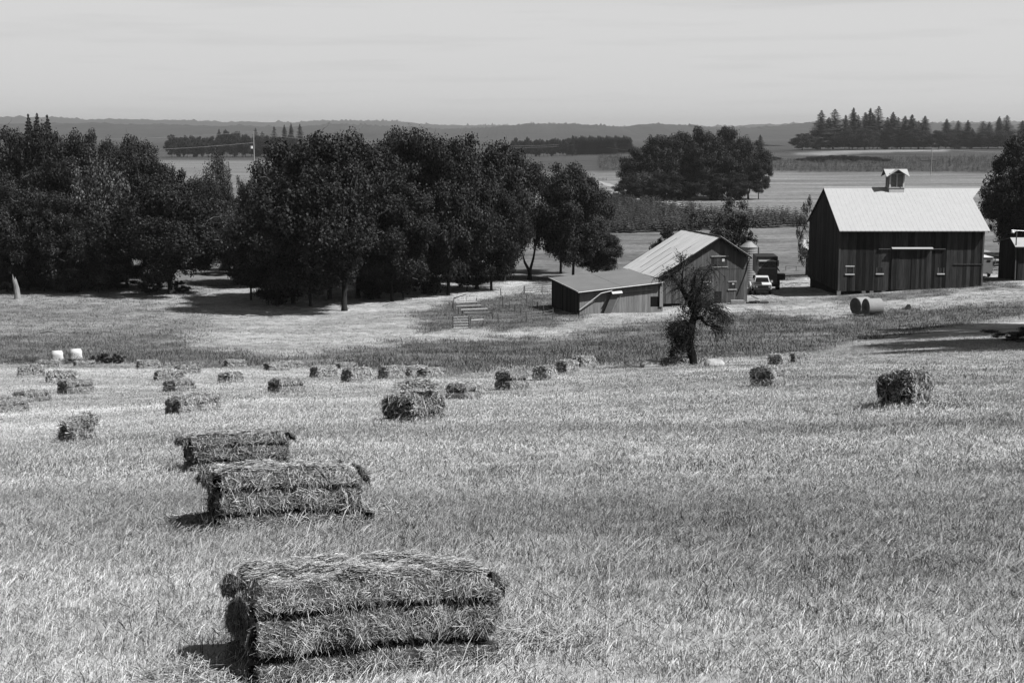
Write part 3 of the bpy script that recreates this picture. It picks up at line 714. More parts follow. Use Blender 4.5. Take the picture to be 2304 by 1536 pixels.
# ------------------------------------------------------------------ hay bales
def bale_mesh(L, W, Hh, n, seed, sl=.10, sw=.0028, dens_top=1.0, layers=(.34, .72), ragged=.03, offs=(.02, .0, .01), core=.12, dk=.34, bulge=.03, gain=1.0):
    r = np.random.default_rng(seed)
    def disp(p, nrm):
        z = p[:, 2] / Hh; g = np.zeros(len(p))
        for l in layers: g += np.exp(-((z - l - .03*np.sin(p[:,0]*7 + seed)) / .034) ** 2)
        gt = np.exp(-((np.abs(p[:,1]) - W*.2) / .02) ** 2)
        side = 1 - np.abs(nrm[:, 2]); topf = np.abs(nrm[:, 2])
        nz = fbm(p[:,0]*9 + seed*3 + p[:,2]*5, p[:,1]*9 + p[:,2]*7, 4) - .5
        lay = np.digitize(z, layers); bd = np.array([0.0] + [l for l in layers if l < 1] + [1.0]); li = np.clip(np.digitize(z, bd) - 1, 0, len(bd) - 2)
        fr_ = np.clip((z - bd[li]) / (bd[li + 1] - bd[li]), 0, 1)
        q0 = bulge * np.sin(math.pi * fr_) ** .6 * side * np.where(np.abs(nrm[:, 0]) > .5, .35, 1.0); off = np.array(offs)[np.clip(lay, 0, 2)]
        q = p + nrm * (q0 + nz * ragged * 2 - g * .10 * side - gt * .03 * topf)[:, None]
        q[:, 0] += off * np.sign(nrm[:, 0] + 1e-6) * (np.abs(nrm[:, 0]) > .5)
        # soft corners
        for ax, e in ((0, L/2), (1, W/2)):
            m_ = np.clip((np.abs(p[:, ax]) / e - .86) / .14, 0, 1)
            q[:, 2] -= (p[:, 2] > Hh*.8) * m_**2 * .03
            q[:, ax] -= np.sign(p[:, ax]) * np.clip((p[:,2]/Hh - .85)/.15, 0, 1)**2 * .02
        return q
    V = []; Fq = []; b = 0
    faces = [((1,0,0), L/2), ((-1,0,0), L/2), ((0,1,0), W/2), ((0,-1,0), W/2), ((0,0,1), Hh)]
    def face_pts(nrm, d, u, v):
        if nrm[0]: return np.column_stack([np.full(len(u), nrm[0]*d), (u-.5)*W, v*Hh])
        if nrm[1]: return np.column_stack([(u-.5)*L, np.full(len(u), nrm[1]*d), v*Hh])
        return np.column_stack([(u-.5)*L, (v-.5)*W, np.full(len(u), d)])
    res = 26 if n > 3000 else 12
    for nrm, d in faces:
        uu, vv = np.meshgrid(np.linspace(0,1,res+1), np.linspace(0,1,res+1)); p = face_pts(nrm, d, uu.ravel(), vv.ravel())
        N_ = np.tile(np.array(nrm, float), (len(p), 1)); q = disp(p, N_); q -= N_ * .012
        idx = np.arange(len(p)).reshape(res+1, res+1) + b
        Fq.append(np.stack([idx[:-1,:-1], idx[:-1,1:], idx[1:,1:], idx[1:,:-1]], -1).reshape(-1, 4)); V.append(q); b += len(p)
    S = [np.full(b, core)]  # core coloured darker than the stems, crease shade put into the colour
    areas = np.array([W*Hh, W*Hh, L*Hh, L*Hh, L*W*1.2*dens_top]); cnt = (areas/areas.sum()*n).astype(int)
    for (nrm, d), c in zip(faces, cnt):
        u, v = r.random(c), r.random(c); p = face_pts(nrm, d, u, v); N_ = np.tile(np.array(nrm, float), (c, 1))
        q = disp(p, N_) - N_ * r.uniform(0, .025, c)[:, None]
        t1 = r.normal(size=(c, 3)); 
        if nrm[2] == 0:      # pressed flakes: stems lie mostly across, clumped direction
            cl = fbm(p[:,0]*14 + p[:,1]*14, p[:,2]*14 + 3, 2) * 6.28 * 1.6
            tang = np.array([nrm[1], -nrm[0], 0.0]) if nrm[1] or nrm[0] else np.array([1.,0,0])
            t1 = t1*1.0 + np.cos(cl)[:, None]*np.array([abs(tang[0]), abs(tang[1]), 0]) + np.sin(cl)[:, None]*np.array([0,0,1.0])
        else: t1 = t1*.6 + np.array([1,.2,0]) * r.choice([-1,1], c)[:, None]
        t1 -= N_ * (t1*N_).sum(1)[:, None]; t1 /= np.linalg.norm(t1, axis=1)[:, None] + 1e-9
        dr = t1 + N_ * np.abs(r.normal(.12, .30, c))[:, None]; dr[:, 2] -= .10; dr /= np.linalg.norm(dr, axis=1)[:, None]
        ln = sl * r.uniform(.3, 1.1, c) * np.where(r.random(c) < .06, 2.6, 1); wv = np.cross(dr, N_ + r.normal(size=(c,3))*.5); wv /= np.linalg.norm(wv, axis=1)[:, None] + 1e-9
        wv *= (sw * r.uniform(.5, 1.4, c))[:, None]
        a0 = q - dr*ln[:, None]*.4; a1 = q + dr*ln[:, None]*.6; a1[:, 2] -= ln*.12
        a0[:, 2] = np.maximum(a0[:, 2], .0); a1[:, 2] = np.maximum(a1[:, 2], -.01)
        vv = np.stack([a0 - wv, a0 + wv, a1 + wv*.5, a1 - wv*.5], 1).reshape(-1, 3)
        s = np.where(r.random(c) < dk, r.uniform(.08, .25, c), r.uniform(.28, .75, c)) if nrm[2] == 0 else np.where(r.random(c) < .15, r.uniform(.15, .3, c), r.uniform(.36, .74, c))  # side stems darker, top stems paler: sun and shade put into their colour
        gg = np.zeros(c)
        for l in layers: gg = np.maximum(gg, np.exp(-((p[:,2]/Hh - l - .03*np.sin(p[:,0]*7 + seed)) / .045) ** 2))
        keep = (r.random(c) > gg * 1.0) | (nrm[2] != 0); vv = vv.reshape(c, 4, 3)[keep].reshape(-1, 3); s = s[keep]; c = len(s)
        V.append(vv); Fq.append(np.arange(4*c).reshape(c, 4) + b); b += 4*c
        S.append(np.repeat(s, 4))
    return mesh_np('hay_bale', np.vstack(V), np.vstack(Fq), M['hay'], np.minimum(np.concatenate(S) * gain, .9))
def put_bale(px, py, yaw, hpx, n, seed, label, L=.95, W=.40, D=None, wfac=1.0, offs=(.02, .0, .02), group='rectangular hay bales scattered over the mown field'):
    p = hit(px, py)
    Hh = min(max(hpx * p.y / F * .97, .30), .56)
    sl = .034 if p.y < 6 else (.055 if p.y < 14 else (.10 if p.y < 40 else .13)); sw = .0009 if p.y < 6 else (.0016 if p.y < 14 else (.0038 if p.y < 40 else .008))
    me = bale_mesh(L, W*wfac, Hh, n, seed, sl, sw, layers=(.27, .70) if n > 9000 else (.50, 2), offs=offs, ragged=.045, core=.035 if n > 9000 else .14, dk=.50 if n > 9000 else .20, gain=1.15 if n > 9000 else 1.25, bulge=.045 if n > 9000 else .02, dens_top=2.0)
    fx = p + Vector((0, .5*(W*abs(math.cos(R(yaw))) + L*.6*abs(math.sin(R(yaw)))), 0))
    fx.x = fx.x * fx.y / p.y
    # rest on the slope
    e = .4; gx = (h1(fx.x+e, fx.y) - h1(fx.x-e, fx.y))/(2*e); gy = (h1(fx.x, fx.y+e) - h1(fx.x, fx.y-e))/(2*e)
    nrm = Vector((-gx, -gy, 1)).normalized(); q = Vector((0,0,1)).rotation_difference(nrm) @ Matrix.Rotation(R(yaw), 3, 'Z').to_quaternion()
    o = link('hay_bale', me, loc=(fx.x, fx.y, float(gz(fx.x, fx.y)[0]) - .01), rot=q.to_euler())
    tag(o, label, 'hay bale', group); return o
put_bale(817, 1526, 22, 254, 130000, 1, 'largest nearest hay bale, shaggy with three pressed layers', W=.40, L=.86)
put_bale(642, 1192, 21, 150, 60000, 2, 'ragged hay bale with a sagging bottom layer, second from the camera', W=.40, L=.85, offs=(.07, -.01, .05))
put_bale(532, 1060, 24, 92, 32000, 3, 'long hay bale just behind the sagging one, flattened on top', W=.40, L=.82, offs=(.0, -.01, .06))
BL = [
 (932,950,72,66,6000,'shaggy upright-looking bale alone in mid field with loose hay heaped on top'),
 (1042,900,80,40,3000,'small bale with dark end right of the bale heaped with loose hay'),
 (1152,877,68,44,3000,'bale with ragged lit side near the middle of the field'),
 (1226,854,78,32,2500,'bale with dark square end left of the closing pair by the edge'),
 (1277,838,70,28,2000,'bale left of the last one in the middle row'),
 (1315,828,60,26,2000,'last bale of the middle row at the dark grass edge'),
 (1728,872,72,50,4500,'dark-ended bale leading the cluster right of the apple tree'),
 (1753,826,70,28,2000,'bale half hidden behind the dark-ended bale'),
 (1791,818,60,25,2000,'farthest bale at right where the field meets the slope'),
 (2040,917,66,82,6500,'big two-layered shaggy bale alone at the right of the field'),
 (12,928,62,34,2500,'bale cropped by the left edge of the photo'),
 (72,906,72,27,2000,'small dark two-layer bale near the left edge'),
 (170,887,64,32,2500,'bale with stacked dark end below the long left bale'),
 (70,846,34,24,2000,'long bale furthest left near the bushes'),
 (110,828,22,18,1500,'thin bale half behind another below the wrapped bales'),
 (138,861,28,27,2500,'long bale with clear bands in the left group'),
 (190,826,40,13,1000,'tiny bale at the foot of the thorny bush'),
 (333,830,40,20,1800,'bale with dark square end alone on the left horizon of the field'),
 (380,856,42,23,2000,'front bale of the left overlapping pair'),
 (422,841,40,22,1800,'rear bale of the left overlapping pair'),
 (404,881,74,27,2000,'square-ended bale below the left overlapping pair'),
 (436,932,60,45,4000,'bale with long straws hanging over its dark end'),
 (529,827,42,17,1500,'small bale at the edge straight above the two long near bales'),
 (520,861,78,23,1800,'little bale with dark face between two rows'),
 (645,884,62,35,3000,'bale with double dark end in the centre left'),
 (622,835,48,19,1800,'left bale of the touching pair at the far edge'),
 (656,828,50,15,1200,'right bale of the touching pair at the far edge'),
 (728,848,56,25,2000,'neat square bale right of the touching pair'),
 (778,831,55,15,1500,'bale at the edge behind the leaning bale'),
 (804,860,58,34,2600,'leaning bale casting a shadow left in the centre group'),
 (882,850,62,28,2200,'rounded bale between the leaning bale and a touching pair'),
 (932,847,60,25,2000,'left bale of the centre touching pair'),
 (970,847,58,17,1500,'flattened right bale of the centre touching pair'),
]
for i, (px, py, yaw, hp, n, lab) in enumerate(BL): put_bale(px, py, yaw - 9, hp * 1.08, int(n * 1.8), 20 + i, lab, L=.88)
# burst bale: two slumped flakes
p = hit(162, 998); t = thing('burst_hay_bale', 'burst hay bale slumped into two slid flakes at far left', 'hay bale', p, 0, 'rectangular hay bales scattered over the mown field')
for k, (dx, dy, dz, ry, rz) in enumerate([(0,.2,0,.12,1.0),(.04,.26,.15,-.30,.7)]):
    link('flake', bale_mesh(.36, .28, .17, 2600, 80+k, .13, .005, layers=(.5,2)), t, loc=(dx,dy,dz), rot=(0,ry,rz))
# loose hay on the mid bale top and around near bales
def heap(px, py, rad, hh, n, seed, label, up=0.0, name='loose_hay'):
    r = np.random.default_rng(seed); p = hit(px, py); c = n
    a = r.uniform(0, 6.283, c); q = np.sqrt(r.random(c)); P0 = np.column_stack([np.cos(a)*q*rad, np.sin(a)*q*rad*.7, hh*(1-q**2)*r.random(c)])
    if up == 0: P0[:, 2] += H(p.x + P0[:,0], p.y + P0[:,1]) - p.z
    d = r.normal(size=(c,3)); d[:,2] *= .35; d /= np.linalg.norm(d, axis=1)[:,None]; ln = r.uniform(.02,.08,c)[:,None]
    wv = np.cross(d, r.normal(size=(c,3))); wv /= np.linalg.norm(wv,axis=1)[:,None]; wv *= .0012*max(1, p.y/5)
    V = np.stack([P0-d*ln-wv, P0-d*ln+wv, P0+d*ln+wv*.5, P0+d*ln-wv*.5],1).reshape(-1,3)
    o = link(name, mesh_np(name, V, np.arange(4*c).reshape(c,4), M['hay'], np.repeat(r.uniform(.25,.75,c),4)), loc=(p.x, p.y + (.35 if up else 0), p.z+up)); tag(o, label, kind='stuff')
heap(455, 1520, .22, .05, 1500, 1, 'loose hay at the left foot of the nearest bale')
heap(1150, 1440, .30, .04, 1800, 2, 'loose hay at the right foot of the nearest bale')
heap(470, 1170, .30, .05, 1500, 3, 'loose hay at the left foot of the second bale')
heap(850, 1150, .35, .05, 1500, 4, 'loose hay spilling from the right end of the second bale')
heap(680, 1040, .35, .04, 1200, 5, 'loose hay behind the second bale')
heap(935, 950, .30, .12, 1500, 6, 'loose hay heaped on top of the mid-field bale', up=.43)
heap(2100, 915, .6, .06, 2100, 7, 'loose hay spread right of the big right bale')

# wrapped white bales, pale slabs
def wrapped(px, D, wpx, hpx, toppy, label):
    x = float(A(px, toppy)) * D; s = wpx * D / F; zt = float(G(toppy)) * D; z0 = h1(x, D) - .05
    n = 10; V = []; Fq = []
    for i in range(n+1):
        for k in range(16):
            a = 2*math.pi*k/16; f = i/n; rr_ = (abs(math.cos(a))**6 + abs(math.sin(a))**6) ** (-1/6) * s*.5
            rr_ *= 1 - .25*max(0, f-.75)/.25*(f > .75)**2 - .06*math.sin(a*3 + f*4)
            V.append((rr_*math.cos(a+.35), rr_*math.sin(a+.35), (zt - z0) * (f - .05*math.sin(a)*f)))
    V.append((0,0,(zt-z0)*1.03))
    for i in range(n):
        for k in range(16): a = i*16+k; b = i*16+(k+1)%16; Fq.append((a, b, b+16, a+16))
    me = bpy.data.meshes.new('wrapped_bale'); me.from_pydata(V, [], Fq + [(n*16+k, n*16+(k+1)%16, len(V)-1) for k in range(16)]); me.materials.append(M['film'])
    me.polygons.foreach_set('use_smooth', [True]*len(me.polygons))
    o = link('wrapped_bale', me, loc=(x, D, z0)); tag(o, label, 'wrapped bale', 'white wrapped bales behind the field edge')
wrapped(128, 74, 27, 22, 789, 'left white plastic-wrapped bale, lower and slumped')
wrapped(170, 75, 28, 24, 785, 'right white plastic-wrapped bale, taller and squarer')
def slab(px, py, wpx, hpx, label, m, name='salt_block', cat='slab'):
    p = hit(px, py); Wd = wpx*p.y/F; Hh = hpx*p.y/F*.95; b = MB(); n = 14; V = []
    for i in range(6):
        f = i/5
        for k in range(n):
            a = 2*math.pi*k/n; s = 1 - .35*f**3; r_ = (abs(math.cos(a))**4 + abs(math.sin(a))**4) ** (-.25)
            V.append((r_*math.cos(a)*Wd*.5*s, r_*math.sin(a)*.45*s, Hh*f*(1+.08*math.sin(k*2.1)) - .05))
    Fq = [(i*n+k, i*n+(k+1)%n, (i+1)*n+(k+1)%n, (i+1)*n+k) for i in range(5) for k in range(n)] + [tuple(5*n+k for k in range(n))]
    b.v = V; b.f = Fq; o = b.build(name, m, loc=(p.x, p.y, float(gz(p.x, p.y)[0]) + .06), smooth=False); tag(o, label, cat); return o
slab(1465, 826, 50, 14, 'pale smooth boulder left of the apple tree at the field edge', M['palestone'], 'boulder', 'boulder')
slab(1608, 823, 46, 13, 'pale flat-topped boulder right of the apple tree', M['palestone'], 'boulder', 'boulder')
put_bale(1520, 824, 8, 12, 1200, 77, 'flat dark-faced bale between the pale boulder and the apple tree')


# ------------------------------------------------------------------ buildings
def planks(parent, axis, a0, a1, plane, z0f, z1f, m, wmin=.15, wmax=.42, holes=(), out_=-1, th=.03, seed=1):
    """vertical boards along axis 'x' (plane = y) or 'y' (plane = x); holes are (a0,a1,z0,z1)"""
    r = random.Random(seed); a = a0
    while a < a1 - .02:
        wd = min(r.uniform(wmin, wmax), a1 - a); b = a + wd - .012; c = (a + b) / 2
        segs = [(z0f(c), None)]
        hs = sorted([h for h in holes if h[0] < c < h[1]], key=lambda h: h[2])
        lo = z0f(c); spans = []
        for h in hs: spans.append((lo, h[2], False)); lo = h[3]
        spans.append((lo, None, True))
        off = r.uniform(0, .02)
        for s0, s1, topseg in spans:
            ta = z1f(a) if topseg else s1; tb = z1f(b) if topseg else s1
            if min(ta, tb) - s0 < .05: continue
            jb = r.uniform(-.05, .03) if s0 == z0f(c) else 0
            y0 = plane + out_ * (th + off); y1 = plane
            if axis == 'x': pts = [(a,y0,s0+jb),(b,y0,s0+jb),(b,y1,s0+jb),(a,y1,s0+jb),(a,y0,ta),(b,y0,tb),(b,y1,tb),(a,y1,ta)]
            else: pts = [(y0,a,s0+jb),(y0,b,s0+jb),(y1,b,s0+jb),(y1,a,s0+jb),(y0,a,ta),(y0,b,tb),(y1,b,tb),(y1,a,ta)]
            MB().poly(pts, [(0,3,2,1),(4,5,6,7),(0,1,5,4),(1,2,6,5),(2,3,7,6),(3,0,4,7)]).build('plank', m, parent)
        a += wd
def window(parent, x0, x1, z0, z1, y, frame_m, top=True, sill=True, notice=False, wide=.1):
    wn = MB().box(x0, x1, y-.01, y+.06, z0, z1).build('window', M['glass'], parent)
    for q0, q1 in ((x0-.08, x0), (x1, x1+.08)): MB().box(q0, q1, y-.06, y+.05, z0, z1).build('frame', M['wood2'], wn)
    if top: MB().box(x0-.12, x1+.12, y-.09, y+.05, z1, z1+.10).build('frame', frame_m, wn)
    if sill: MB().box(x0-.14, x1+.14, y-.12, y+.05, z0-.12, z0).build('sill', frame_m, wn)
    if notice: MB().box(x0+.5*(x1-x0), x0+.85*(x1-x0), y-.03, y-.012, z0+.62*(z1-z0), z0+.85*(z1-z0)).build('notice', M['paper'], wn)
    return wn

# --- big barn (white roof)
DB = 145.0
c0 = P(1885, 655, DB); X0 = c0.x; Wb = float(A(2210, 640)) * DB - X0; Db = 15.0
zb = c0.z
big = thing('barn', 'large dark board barn with a bright white metal roof and cupola', 'barn', (X0, DB, zb))
ez = float(G(521)) * (DB - .6) - zb; rz_ = float(G(424)) * (DB + 7.5) - zb; sl = (rz_ - ez) / 8.1
def roofz(y): return rz_ - abs(y - 7.5) * sl
wall_z = roofz(0) - .08
print('barn', Wb, ez, rz_, 'ground', h1(X0, DB) - zb, h1(X0 + Wb, DB) - zb, h1(X0, DB+15) - zb)
# inner solid shell
sh = MB(); gp = [(0.06,0.06,0),(0.06,Db-.06,0),(0.06,Db-.06,roofz(Db)-.12),(0.06,7.5,rz_-.2),(0.06,.06,wall_z)]
sh.prism(gp, (Wb-.12,0,0)); sh.build('wall', M['inside'], big)
def pxX(px, py=600): return float(A(px, py)) * DB - X0
def pyZ(py): return float(G(py)) * DB - zb
wins = [(1905,1920,600,616),(1974,1986,602,615),(2112,2123,602,615)]
holes = [(pxX(a), pxX(b), pyZ(d), pyZ(c)) for a, b, c, d in wins]
zl = lambda a: -.0
planks(big, 'x', 0, pxX(2006), 0.05, lambda a: 0.12*a/15, lambda a: wall_z, M['wood'], holes=holes, seed=3)
planks(big, 'x', pxX(2094), Wb, 0.05, lambda a: 0.12*a/15, lambda a: wall_z, M['wood'], holes=holes, seed=4)
planks(big, 'x', pxX(2006), pxX(2094), 0.05, lambda a: pyZ(558), lambda a: wall_z, M['wood'], seed=6)
for (a, b, c, d), tp in zip(holes, (True, False, False)): window(big, a, b, c, d, .05, M['trim'], top=tp)
planks(big, 'y', 0, Db, 0.05, lambda a: 0, lambda a: roofz(a) - .06, M['wood'], seed=7)
planks(big, 'y', 0, Db, Wb - .05, lambda a: .12, lambda a: roofz(a) - .06, M['wood'], out_=1, seed=8)
planks(big, 'x', 0, Wb, Db-.05, lambda a: 0, lambda a: roofz(Db) - .06, M['wood'], .4, .6, out_=1, seed=9)
MB().box(-.02, .16, -.03, .1, 0, wall_z).build('corner_board', M['wood2'], big)
MB().box(Wb-.14, Wb+.02, -.03, .1, .1, wall_z).build('corner_board', M['wood2'], big)
# sliding doors
mid_x = pxX(2050)
for a, b in ((pxX(2005), mid_x-.01), (mid_x+.01, pxX(2095))):
    dr = MB().box(a, b, -.06, .02, .15, pyZ(560)).build('door', M['wood'], big)
    planks(dr, 'x', a+.02, b-.02, -.06, lambda q: .12, lambda q: pyZ(561), M['wood'], .2, .3, seed=int(a*10), th=.02)
MB().box(pxX(1975), pxX(2125), -.14, -.02, pyZ(561), pyZ(559.4)).build('door_rail', M['wood2'], big)
MB().prism([(pxX(2004),-.42,pyZ(560)),(pxX(2096),-.42,pyZ(560)),(pxX(2096),.0,pyZ(557)),(pxX(2004),.0,pyZ(557))], (0,0,.06)).build('door_hood', M['roof'], big)
MB().box(pxX(2145), Wb, -.05, .0, pyZ(595.5), pyZ(594)).build('ledger_board', M['wood2'], big)
for px, hh in ((1889, .9), (1945, .7), (1963,.5), (1990,.5)):
    MB().box(pxX(px)-.18, pxX(px)+.2, -.02, .35, -hh, .02).build('foundation_post', M['wood3'], big)
MB().box(.2, Wb-.2, .5, Db-.4, -1.6, .0).build('foundation', M['inside'], big)
# roof, with the hay hood at the right end of the ridge
xr = pxX(2228.5, 521) ; 
xl = -.15; xh = float(A(2206, 424)) * (DB+7.5) - X0
xr = float(A(2228.5, 521)) * (DB-.6) - X0
f_h = .25
def rpt(x, f, side): # f from ridge (0) to eave (1)
    y = 7.5 - side * 8.1 * f; return (x, y, rz_ - sl * 8.1 * f)
for side in (1, -1):
    pts = [rpt(xl,0,side), rpt(xh,0,side), rpt(xr,f_h,side), rpt(xr,1,side), rpt(xl,1,side)]
    r_ = MB().prism(pts, (0,0,.07)).build('roof', M['roof'], big)
    rb = MB(); k = xl + .3
    while k < xr - .1:
        f0 = 0
        rb.prism([rpt(k,f0,side), rpt(k+.05,f0,side), rpt(k+.05,1,side), rpt(k,1,side)], (0,0,.078)); k += .46
    o = rb.build('roof_rib', M['roof'], r_); o['kind'] = 'stuff'
MB().prism([rpt(xl,.012,1), rpt(xh,.012,1), rpt(xh,0,1), rpt(xl,0,1)], (0,0,.14)).build('ridge_cap', M['roof'], big)
for side in (1, -1):
    MB().prism([rpt(xl-.03,0,side), rpt(xl-.03,1,side)][0:2] + [tuple(Vector(rpt(xl-.03,1,side)) - Vector((0,0,.18))), tuple(Vector(rpt(xl-.03,0,side)) - Vector((0,0,.18)))], (.05,0,0)).build('barge_board', M['wood'], big)
for i in range(9):
    MB().box(-.15, .04, 7.9+i*.85, 8.0+i*.85, roofz(7.9+i*.85)-.22, roofz(7.9+i*.85)-.06).build('roof_purlin', M['wood2'], big)
# cupola
cu = link('cupola', MB().box(0,.01,0,.01,0,.01).mesh('cupola', M['trim']), big)
cx0 = float(A(2001, 410))*(DB+6.6)-X0; cx1 = float(A(2035, 410))*(DB+6.6)-X0; cw = cx1-cx0
y0, y1 = 6.55, 6.55+cw; zc0 = roofz(6.55)-.25; zt = float(G(391))*(DB+6.6)-zb; zk = float(G(381.5))*(DB+7.4)-zb
zl_ = float(G(423))*(DB+6.6)-zb
cb = MB().box(cx0,cx1,y0,y1,zc0,zl_); cb.box(cx0-.05,cx1+.05,y0-.05,y1+.05,zl_,zl_+.09)
cu.data = cb.mesh('cupola', M['trim'])
MB().box(cx0+.15,cx1-.15,y0+.18,y1-.18,zl_,zt).build('louvre_core', M['inside'], cu)
fr = MB(); pw = .17
for a in (cx0, cx1-pw):
    for b in (y0, y1-pw): fr.box(a,a+pw,b,b+pw,zl_+.09,zt)
mx = (cx0+cx1)/2; my = (y0+y1)/2
fr.box(mx-.06,mx+.06,y0+.02,y0+.12,zl_+.09,zt); fr.box(cx0+.02,cx0+.12,my-.06,my+.06,zl_+.09,zt)
fr.box(cx0-.03,cx1+.03,y0-.03,y0+.1,zt-.07,zt+.03); fr.box(cx0-.03,cx0+.1,y0,y1,zt-.07,zt+.03); fr.box(cx1-.1,cx1+.03,y0,y1,zt-.07,zt+.03)
fr.build('frame', M['trim'], cu)
lv = MB(); z = zl_+.12
while z < zt-.1:
    lv.prism([(cx0+.14,y0+.06,z),(cx1-.14,y0+.06,z),(cx1-.14,y0+.15,z+.09),(cx0+.14,y0+.15,z+.09)],(0,0,.02)); z += .13
lo = lv.build('louvre_slats', M['rail'], cu); lo['kind'] = 'stuff'
# crossed gable roof of the cupola
ov = .42; ridge = zt + cw*.5*1.0; ez2 = zt - ov*.85
gr = MB()
def gable(dirx):
    c = Vector((mx, my, 0)); h = cw/2 + ov
    for s in (-1, 1):
        if dirx: q = [(mx-h,my,ridge),(mx+h,my,ridge),(mx+h,my+s*h,ez2),(mx-h,my+s*h,ez2)]
        else: q = [(mx,my-h,ridge),(mx,my+h,ridge),(mx+s*h,my+h,ez2),(mx+s*h,my-h,ez2)]
        gr.prism(q, (0,0,.05))
# each slope trimmed along the valleys so four V-shaped gables show
h = cw/2 + ov; zpk = zk
def kite(sx, sy, alongx):
    # one slope piece: ridge from centre to gable tip, valley back to eave corner
    corner = (mx+sx*h, my+sy*h, ez2)
    tip = (mx+sx*h*1.02, my, zpk) if alongx else (mx, my+sy*h*1.02, zpk)
    gr.prism([(mx,my,zpk), tip, corner], (0,0,.05))
for sx in (-1,1):
    for sy in (-1,1): kite(sx,sy,True); kite(sx,sy,False)
gr.build('roof', M['roof'], cu)
MB().prism([(cx0,y0+.02,zt),(cx1,y0+.02,zt),(mx,y0+.02,zt+(zpk-zt)*.7)],(0,.06,0)).build('gable', M['grey'], cu)
MB().prism([(cx0+.02,y0,zt),(cx0+.02,y1,zt),(cx0+.02,my,zt+(zpk-zt)*.7)],(.06,0,0)).build('gable', M['grey'], cu)

# --- small gabled barn
TH = R(13.5); ex = Vector((math.cos(TH), math.sin(TH), 0)); ey = Vector((-math.sin(TH), math.cos(TH), 0))
gp_ = hit(1640, 684); DG = gp_.y
O = P(1622, 533, DG)   # ridge front point
def along(Op, d, px, py):
    a = float(A(px, py)); return (a*Op.y - Op.x) / (d.x - a*d.y)
sR = along(O, ex, 1692, 580); sL = along(O, ex, 1478, 627); wR = along(O, ex, 1687, 600); wL = along(O, ex, 1492, 640); Lr = along(O, ey, 1535, 518)
zOf = lambda s, py: float(G(py)) * (O.y + s*ex.y)
zg = h1(O.x, O.y); base = Vector((O.x, O.y, zg))
sb = thing('barn', 'weathered grey board barn with a lopsided gable and pale roof sheets', 'barn', base, TH)
ridge_z = O.z - zg; zR = zOf(sR, 580) - zg; zL = zOf(sL, 626) - zg
print('small barn', DG, 'sR', sR, 'sL', sL, 'wR', wR, 'wL', wL, 'L', Lr, ridge_z, zR, zL, 'slopes', (ridge_z-zR)/sR, (ridge_z-zL)/-sL)
kR = (ridge_z - zR)/sR; kL = (ridge_z - zL)/(-sL)
gtop = lambda s: (ridge_z - kR*s if s > 0 else ridge_z + kL*s) - .10
y_in = .55
zbot = -.3
def zf(s): return float(h1(O.x + ex.x*s, O.y + ex.y*s)) - zg - .15
shp = [(wL+.05, y_in+.06, -1), (wR-.05, y_in+.06, -1), (wR-.05, y_in+.06, gtop(wR)-.05), (0, y_in+.06, gtop(0)-.05), (wL+.05, y_in+.06, gtop(wL)-.05)]
MB().prism(shp, (0, Lr-y_in-.3, 0)).build('wall', M['inside'], sb)
def sX(px, py): return along(O, ex, px, py)
def sZ(px, py): s = sX(px, py); return float(G(py))*(O.y + s*ex.y + y_in) - zg
def hole(a, b, c, d): return (sX(a, c), sX(b, c), sZ(a, d), sZ(b, c))
hw = [hole(1588,1601,635,650), hole(1645,1659,634,650)]
hd = hole(1606,1642,577,600); blk = hole(1497,1535,682,700)
planks(sb, 'x', wL, wR, y_in, zf, gtop, M['wood2'], .2, .32, holes=hw + [hd, (blk[0], blk[1], -3, blk[3])], seed=21)
for hq in hw: window(sb, *hq, y_in, M['rail'], notice=True)
dd = MB().box(hd[0], hd[1], y_in-.02, y_in+.04, hd[2], hd[3]).build('hay_door', M['wood'], sb)
planks(dd, 'x', hd[0], hd[0]+(hd[1]-hd[0])*.55, y_in-.02, lambda a: hd[2], lambda a: hd[3], M['wood'], .2, .3, seed=5)
MB().box(hd[0]-.08, hd[1]+.08, y_in-.12, y_in, hd[3], hd[3]+.09).build('lintel', M['rail'], dd)
MB().box(hd[0]-.02, hd[1]+.02, y_in-.10, y_in, hd[2]-.08, hd[2]).build('sill', M['rail'], dd)
MB().box(hd[0]+(hd[1]-hd[0])*.64, hd[0]+(hd[1]-hd[0])*.80, y_in-.06, y_in-.03, hd[2]+.5*(hd[3]-hd[2]), hd[2]+.78*(hd[3]-hd[2])).build('notice', M['paper'], dd)
ld = hole(1612,1628,655,680); ldo = MB().box(ld[0],ld[1],y_in-.07,y_in-.035,ld[2]+.0,ld[3]).build('door', M['wood'], sb)
MB().box(sX(1560,605), wR, y_in-.05, y_in-.03, sZ(1650,606), sZ(1650,604.5)).build('ledger_board', M['wood'], sb)
planks(sb, 'y', y_in, Lr-.3, wR, lambda a: zf(wR), lambda a: gtop(wR), M['wood2'], .3, .45, out_=1, seed=31)
planks(sb, 'y', y_in, Lr-.3, wL, lambda a: zf(wL)-.5, lambda a: gtop(wL), M['wood2'], .3, .45, out_=-1, seed=32)
planks(sb, 'x', wL, wR, Lr-.3, lambda a: zf(a)-1.2, gtop, M['wood2'], .4, .6, out_=1, seed=33)
